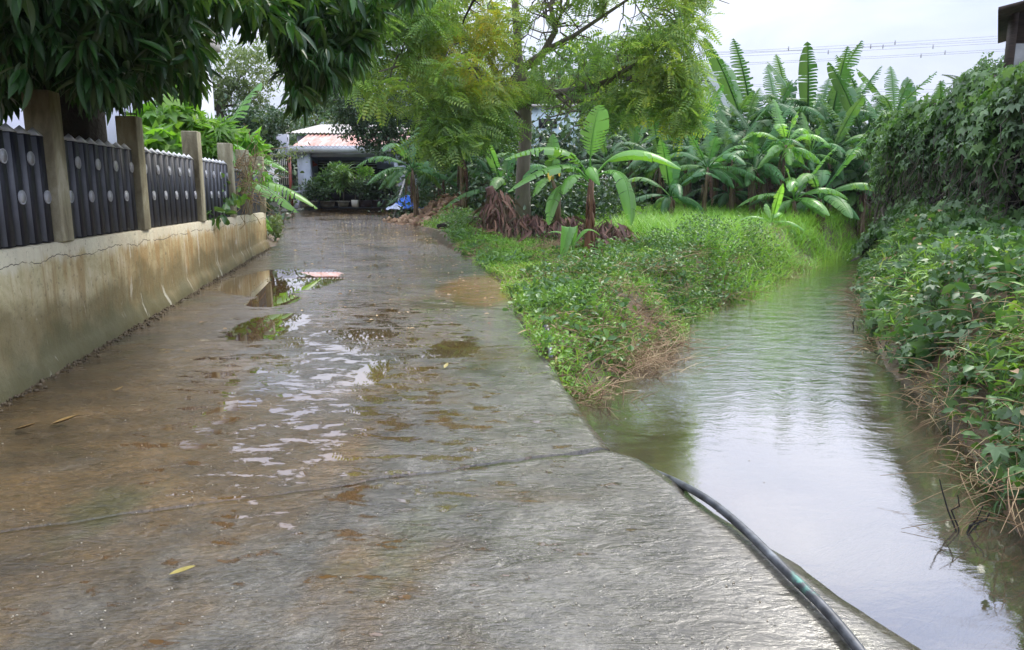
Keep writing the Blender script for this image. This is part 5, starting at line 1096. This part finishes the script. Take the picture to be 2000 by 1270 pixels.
# vines and garden plants on and behind the fence
def clump(name, label, cat, pts, leaf, mat, size, per, group=None):
    mb = MB()
    for u, v, Y, ru, rv, n in pts:
        c_, r_, _ = B(u, v, Y, ru, rv, .35, n); P, dd = blob_pts(c_, r_, n, .1); d = rdir(n)*.8; d[:, 2] -= .4; scat(mb, *leaf, P, d+dd*.4, rdir(n, 1)+np.array((0, -.5, 0)), size*rng.uniform(.6, 1.25, n))
        for k in range(max(2, n//25)): q, _ = blob_pts(c_, r_, 1, .4); mb.tube(limb(c_-np.array((0, 0, r_[2])), q[0], .02, .1, 5), [.008]*5, 4, False)
    return tag(mb.build(name, M[mat]), label, cat, group)
clump('squash_vine', 'broad-leaved bright squash vine behind the third fence panel', 'vine', [(310, 230, 12, 34, 40, 60), (350, 200, 12.5, 30, 30, 50), (320, 280, 11.5, 35, 25, 60), (290, 260, 12.5, 20, 35, 30)], T_IVY, 'bright', .42, 1)
clump('papaya_plant', 'bright papaya plant with fingered leaves behind the third and fourth posts', 'plant', [(415, 262, 12.8, 34, 22, 90), (385, 245, 12.6, 25, 20, 50), (405, 290, 12.5, 24, 16, 50)], T_PAPAYA, 'bright', .42, 1)
clump('garden_shrub', 'bright leafy shrub rising behind the bar panels near the white wall', 'shrub', [(492, 290, 16.5, 24, 24, 110), (480, 270, 16.5, 20, 16, 60)], T_OVAL, 'bright', .3, 1)
clump('fence_creeper', 'leafy creeper climbing through the fourth panel beside its post', 'vine', [(438, 375, 11.9, 12, 26, 26), (425, 418, 11.0, 16, 10, 18)], T_OVAL, 'mid', .22, 1)
clump('fence_creeper', 'dry and green creeper tangled over the bar panels', 'vine', [(476, 350, 13.3, 12, 24, 36), (470, 385, 12.7, 9, 10, 14), (505, 345, 14.4, 9, 20, 20)], T_OVAL, 'bright', .16, 1)
mb = MB()
for i in range(130): p = at(rng.uniform(460, 500), rng.uniform(300, 390), 13.0+rng.normal()*.2); mb.tube(limb(p, p+rdir(1, -.3)[0]*rng.uniform(.2, .7), 0, .15, 6), [.006]*6, 3, False)
tag(mb.build('dry_tendrils', M['straw']), 'pale dry tendrils hanging on the bar panels of the fence', 'dead vine', kind='stuff')
clump('verge_bush', 'small grey-green bush on the earth verge past the wall end', 'bush', [(537, 445, 17.5, 11, 22, 220), (540, 430, 19, 8, 12, 120)], T_SMALL, 'pale', .10, 1)

# ------------------------------------------------------------------ hose, fitting, litter
M['pipe'] = None
m, nt, b, o = newmat('weathered black hose'); v = coords(nt)
c = ramp(nt, noise(nt, v, 7, 6, .65), [(.4, (.03, .032, .036)), (.6, (.10, .11, .12)), (.75, (.22, .24, .25))])
t = N(nt, 'ShaderNodeTexCoord'); sep = N(nt, 'ShaderNodeSeparateXYZ'); L(nt, t.outputs['Object'], sep.inputs[0])
gp = onroad(1590, 1155); gm = ell(nt, sep, gp[0], gp[1], .09, .13); c = mixc(nt, sstep(nt, math_(nt, 'MULTIPLY', gm, math_(nt, 'MULTIPLY', sstep(nt, noise(nt, v, 26, 6, .7), .35, .6), 1.)), .1, .5), c, (.08, .22, .17))
L(nt, c, b.inputs['Base Color']); b.inputs['Roughness'].default_value = .42; bump(nt, b, noise(nt, v, 40, 4, .6), .2, .005); M['pipe'] = m
hp = [(1240, 905, -.12), (1290, 926, -.02), (1330, 944, .105), (1370, 966, .132), (1405, 990, .130), (1457, 1035, .122), (1510, 1088, .116), (1545, 1123, .112), (1597, 1172, .108), (1632, 1210, .103), (1681, 1270, .10), (1760, 1380, .09), (1900, 1600, .07)]
P = np.array([onz(u, v, z) for u, v, z in hp]); t0 = np.linspace(0, 1, len(P)); t1 = np.linspace(0, 1, 60); P = np.stack([np.interp(t1, t0, P[:, k]) for k in range(3)], 1)
for it in range(4): P[1:-1] = (P[:-2]+2*P[1:-1]+P[2:])/4
mb = MB(); P[:, 2] -= .004; mb.tube(P, .0185, 16); tag(mb.build('hose', M['pipe'], None, True), 'thick black hose with a green patch running along the slab edge', 'hose')
g = onroad(1068, 688)+np.array((.03, 0, .02)); e_ = onroad(1062, 652)+np.array((0.02, 0, .05)); root = empty('pipe_coupling', tuple(g), 'black ribbed pipe coupling with a grey pipe stub at the road edge', 'pipe fitting')
mb = MB(); d = nrm(e_-g); tq = np.linspace(0, 1, 40); rr = .032+.009*(np.sin(tq*26) > 0); mb.tube(g+np.outer(tq*.75, e_-g)+(e_-g)*.25, rr, 16); mb.build('coupling', M['black_plastic'], root, True)
mb = MB(); mb.tube([g-d*.09-np.array((0, 0, .03)), g+(e_-g)*.4], .020, 12); mb.build('pipe_stub', simple('grey pipe', (.35, .37, .42), None, 8, .4, .1), root, True)
M['drylf'] = simple('fallen dry leaf', (.30, .20, .07), (.16, .10, .04), 10, .55, .2, 30); M['yellf'] = simple('fallen yellowish leaf', (.42, .36, .10), (.25, .2, .06), 10, .5, .2, 30)
for u, v, l, az, mt, lb in ((330, 1128, .075, .1, 'yellf', 'curled yellowish fallen leaf on the wet slab at lower left'), (28, 843, .10, .0, 'drylf', 'dark fallen leaf on the muddy road at the left edge'), (224, 767, .05, 1.0, 'drylf', 'small brown fallen leaf near the foot of the wall'), (98, 833, .12, .3, 'drylf', 'long brown fallen leaf right of the dark one at the left edge'), (868, 722, .06, 1.3, 'yellf', 'pale scrap of leaf in the middle of the road')):
    p = onroad(u, v)+np.array((0, 0, .012)); mb = MB(); tpl = leaf_t(7, .38, -.25, .5, .45); scat(mb, *tpl, [p], [(math.cos(az), math.sin(az), .05)], [(0, 0, 1)], [l*1.4])
    tag(mb.build('fallen_leaf', M[mt]), lb, 'leaf')
mb = MB(); n = 900; y = 7+20*rng.random(n)**.8; x = xl(y)+(xr(y)-xl(y))*np.clip(rng.beta(2.2, 1.2, n), 0, 1); P = np.stack((x, y, road_z(y)+.006), 1); az = rng.uniform(0, 6.28, n); scat(mb, *T_OVAL, P, np.stack((np.cos(az), np.sin(az), az*0+.1), 1), np.repeat([(0, 0, 1.)], n, 0)+rng.normal(size=(n, 3))*.3, rng.uniform(.02, .07, n))
tag(mb.build('leaf_litter', M['straw']), 'scattered small dead leaves on the far part of the road', 'leaf litter', kind='stuff')
# gravel grit at the near slab
mb = MB()
for i in range(260):
    u, v = rng.uniform(0, 1500), rng.uniform(780, 1270); p = onroad(u, v); d = rng.uniform(.003, .009); mb.box(p+np.array((0, 0, d*.3)), (d, d*.8, d*.6), rng.uniform(0, 3), .7)
tag(mb.build('grit', simple('pale grit', (.45, .42, .34), (.2, .16, .1), 3, .7)), 'pale grit scattered over the near slab', 'grit', kind='stuff')

# ------------------------------------------------------------------ shed, wires, hills
sh = empty('shed', tuple(at(2010, 300, 13)), 'weathered corner of a tin and timber shed at the right edge', 'shed')
YS = 12.5
M['tin'] = simple('grey tin sheet', (.42, .44, .44), (.28, .29, .30), 3, .5, .2, 8); M['greentin'] = simple('faded green tin', (.16, .30, .24), (.12, .22, .18), 3, .5, .2, 8); M['oldwood'] = simple('old dark timber', (.07, .05, .04), (.035, .027, .022), 5, .85, .5, 12, stretch=(1, 1, 6))
quad_box(MB(), 1974, 1982, 12, 175, YS, .12).build('corner_post', M['oldwood'], sh)
a = at(1982, 85, YS)[2]; q = at(1982, 148, YS)[2]; top = at(1982, 12, YS)[2]; x0 = at(1982, 100, YS)[0]
MB().box((x0+2, YS+.06, (top+a)/2), (4, .06, top-a)).build('timber_wall', M['oldwood'], sh); MB().box((x0+2.01, YS+.03, (a+q)/2), (4, .05, a-q)).build('tin_wall', M['tin'], sh); MB().box((x0+2.01, YS+.045, q/2+.2), (4, .05, q-.4)).build('green_wall', M['greentin'], sh)
MB().box((x0+3.2, YS+1.5, (top+.3)/2), (4, .05, top-.3)).build('back_wall', M['oldwood'], sh)
r0 = at(1941, 24, YS-.5); mb = MB(); V = []
for x, y, z in ((r0[0], YS-.6, r0[2]), (r0[0]+4.3, YS-.6, r0[2]+1.1), (r0[0]+6.6, YS+3, r0[2]+1.3), (r0[0]+2.3, YS+3, r0[2]+.2)): V += [(x, y, z), (x, y, z+.05)]
mb.add(V, [(0, 2, 4, 6), (1, 7, 5, 3), (0, 1, 3, 2), (2, 3, 5, 4), (4, 5, 7, 6), (6, 7, 1, 0)]); mb.build('roof', M['oldwood'], sh)
M['wire'] = simple('power line', (.32, .33, .36), None, 2, .5, 0)
wl = [((1380, 103), (1975, 69)), ((1380, 108), (1975, 74)), ((1380, 104.5), (1975, 79)), ((1390, 112), (1975, 83)), ((1390, 126), (1975, 95)), ((1390, 129), (1975, 99)), ((1790, 175), (1975, 172)), ((1790, 180), (1975, 178)), ((1790, 187), (1975, 183))]
nm = ['topmost', 'second', 'third', 'fourth', 'fifth', 'sixth', 'seventh', 'eighth', 'lowest']
for i, (p, q) in enumerate(wl):
    Yw = 75 if i < 6 else 120; a = at(*p, Yw); c_ = at(*q, Yw); d = c_-a; k = 3.0 if i < 6 else 8; P = [a+d*t-np.array((0, 0, .0)) +np.array((0, 0, .25*((t-.5)**2-.25))) for t in np.linspace(-k, 1+k, 40)]
    mb = MB(); mb.tube(P, .018 if i < 6 else .026, 5, False)
    for t in ((.27, .62) if i in (0, 3, 4) else (.5,)): c2 = a+d*(t+.04*i); mb.box(c2+np.array((0, 0, .25*((t+.04*i-.5)**2-.25))), (.07, .07, .4))
    tag(mb.build('power_line', M['wire']), nm[i]+' of the nine power lines crossing the sky above the grove', 'power line', 'power lines across the sky')
hx = np.linspace(-900, 900, 220); us = np.interp(hx, [-900, 900], [-900, 900]); 
uu, _ = proj(np.stack((hx, hx*0+900, hx*0+50), 1)); hv = np.interp(uu, [-500, 300, 540, 620, 700, 900, 1200, 1350, 1390, 1440, 1500, 1560, 2000, 2600], [300, 270, 232, 218, 232, 260, 200, 140, 150, 180, 225, 270, 300, 310])
hz = CH+(375-hv)/FPX*900+8*(fbm(hx*.02, hx*0, 4)-.5)+4*(fbm(hx*.12, hx*0, 5)-.5)
rows = []
for f_, y in ((0, 650), (.5, 760), (.85, 850), (1, 900), (.9, 980), (0, 1200)): rows.append(np.stack((hx*(y/900), hx*0+y, hz*f_*(1+.06*(fbm(hx*.03, hx*0+y, 2)-.5)*(f_ < 1))-2*(f_ == 0)), 1))
mb = MB(); mb.grid(np.concatenate(rows), len(rows), len(hx)); tag(mb.build('hills', simple('forested hill', (.05, .09, .05), (.035, .06, .04), .03, .9, .6, .12, bdist=3), None, True), kind='structure')

# ------------------------------------------------------------------ haze
mh = bpy.data.materials.new('thin haze'); mh.use_nodes = True; nt = mh.node_tree; nt.nodes.clear()
out = N(nt, 'ShaderNodeOutputMaterial'); pv = N(nt, 'ShaderNodeVolumePrincipled'); pv.inputs['Density'].default_value = .00035; pv.inputs['Color'].default_value = (.80, .87, 1, 1); L(nt, pv.outputs[0], out.inputs['Volume'])
mb = MB(); mb.box((0, 300, 84), (5400, 5400, 180)); tag(mb.build('haze', mh), kind='stuff')
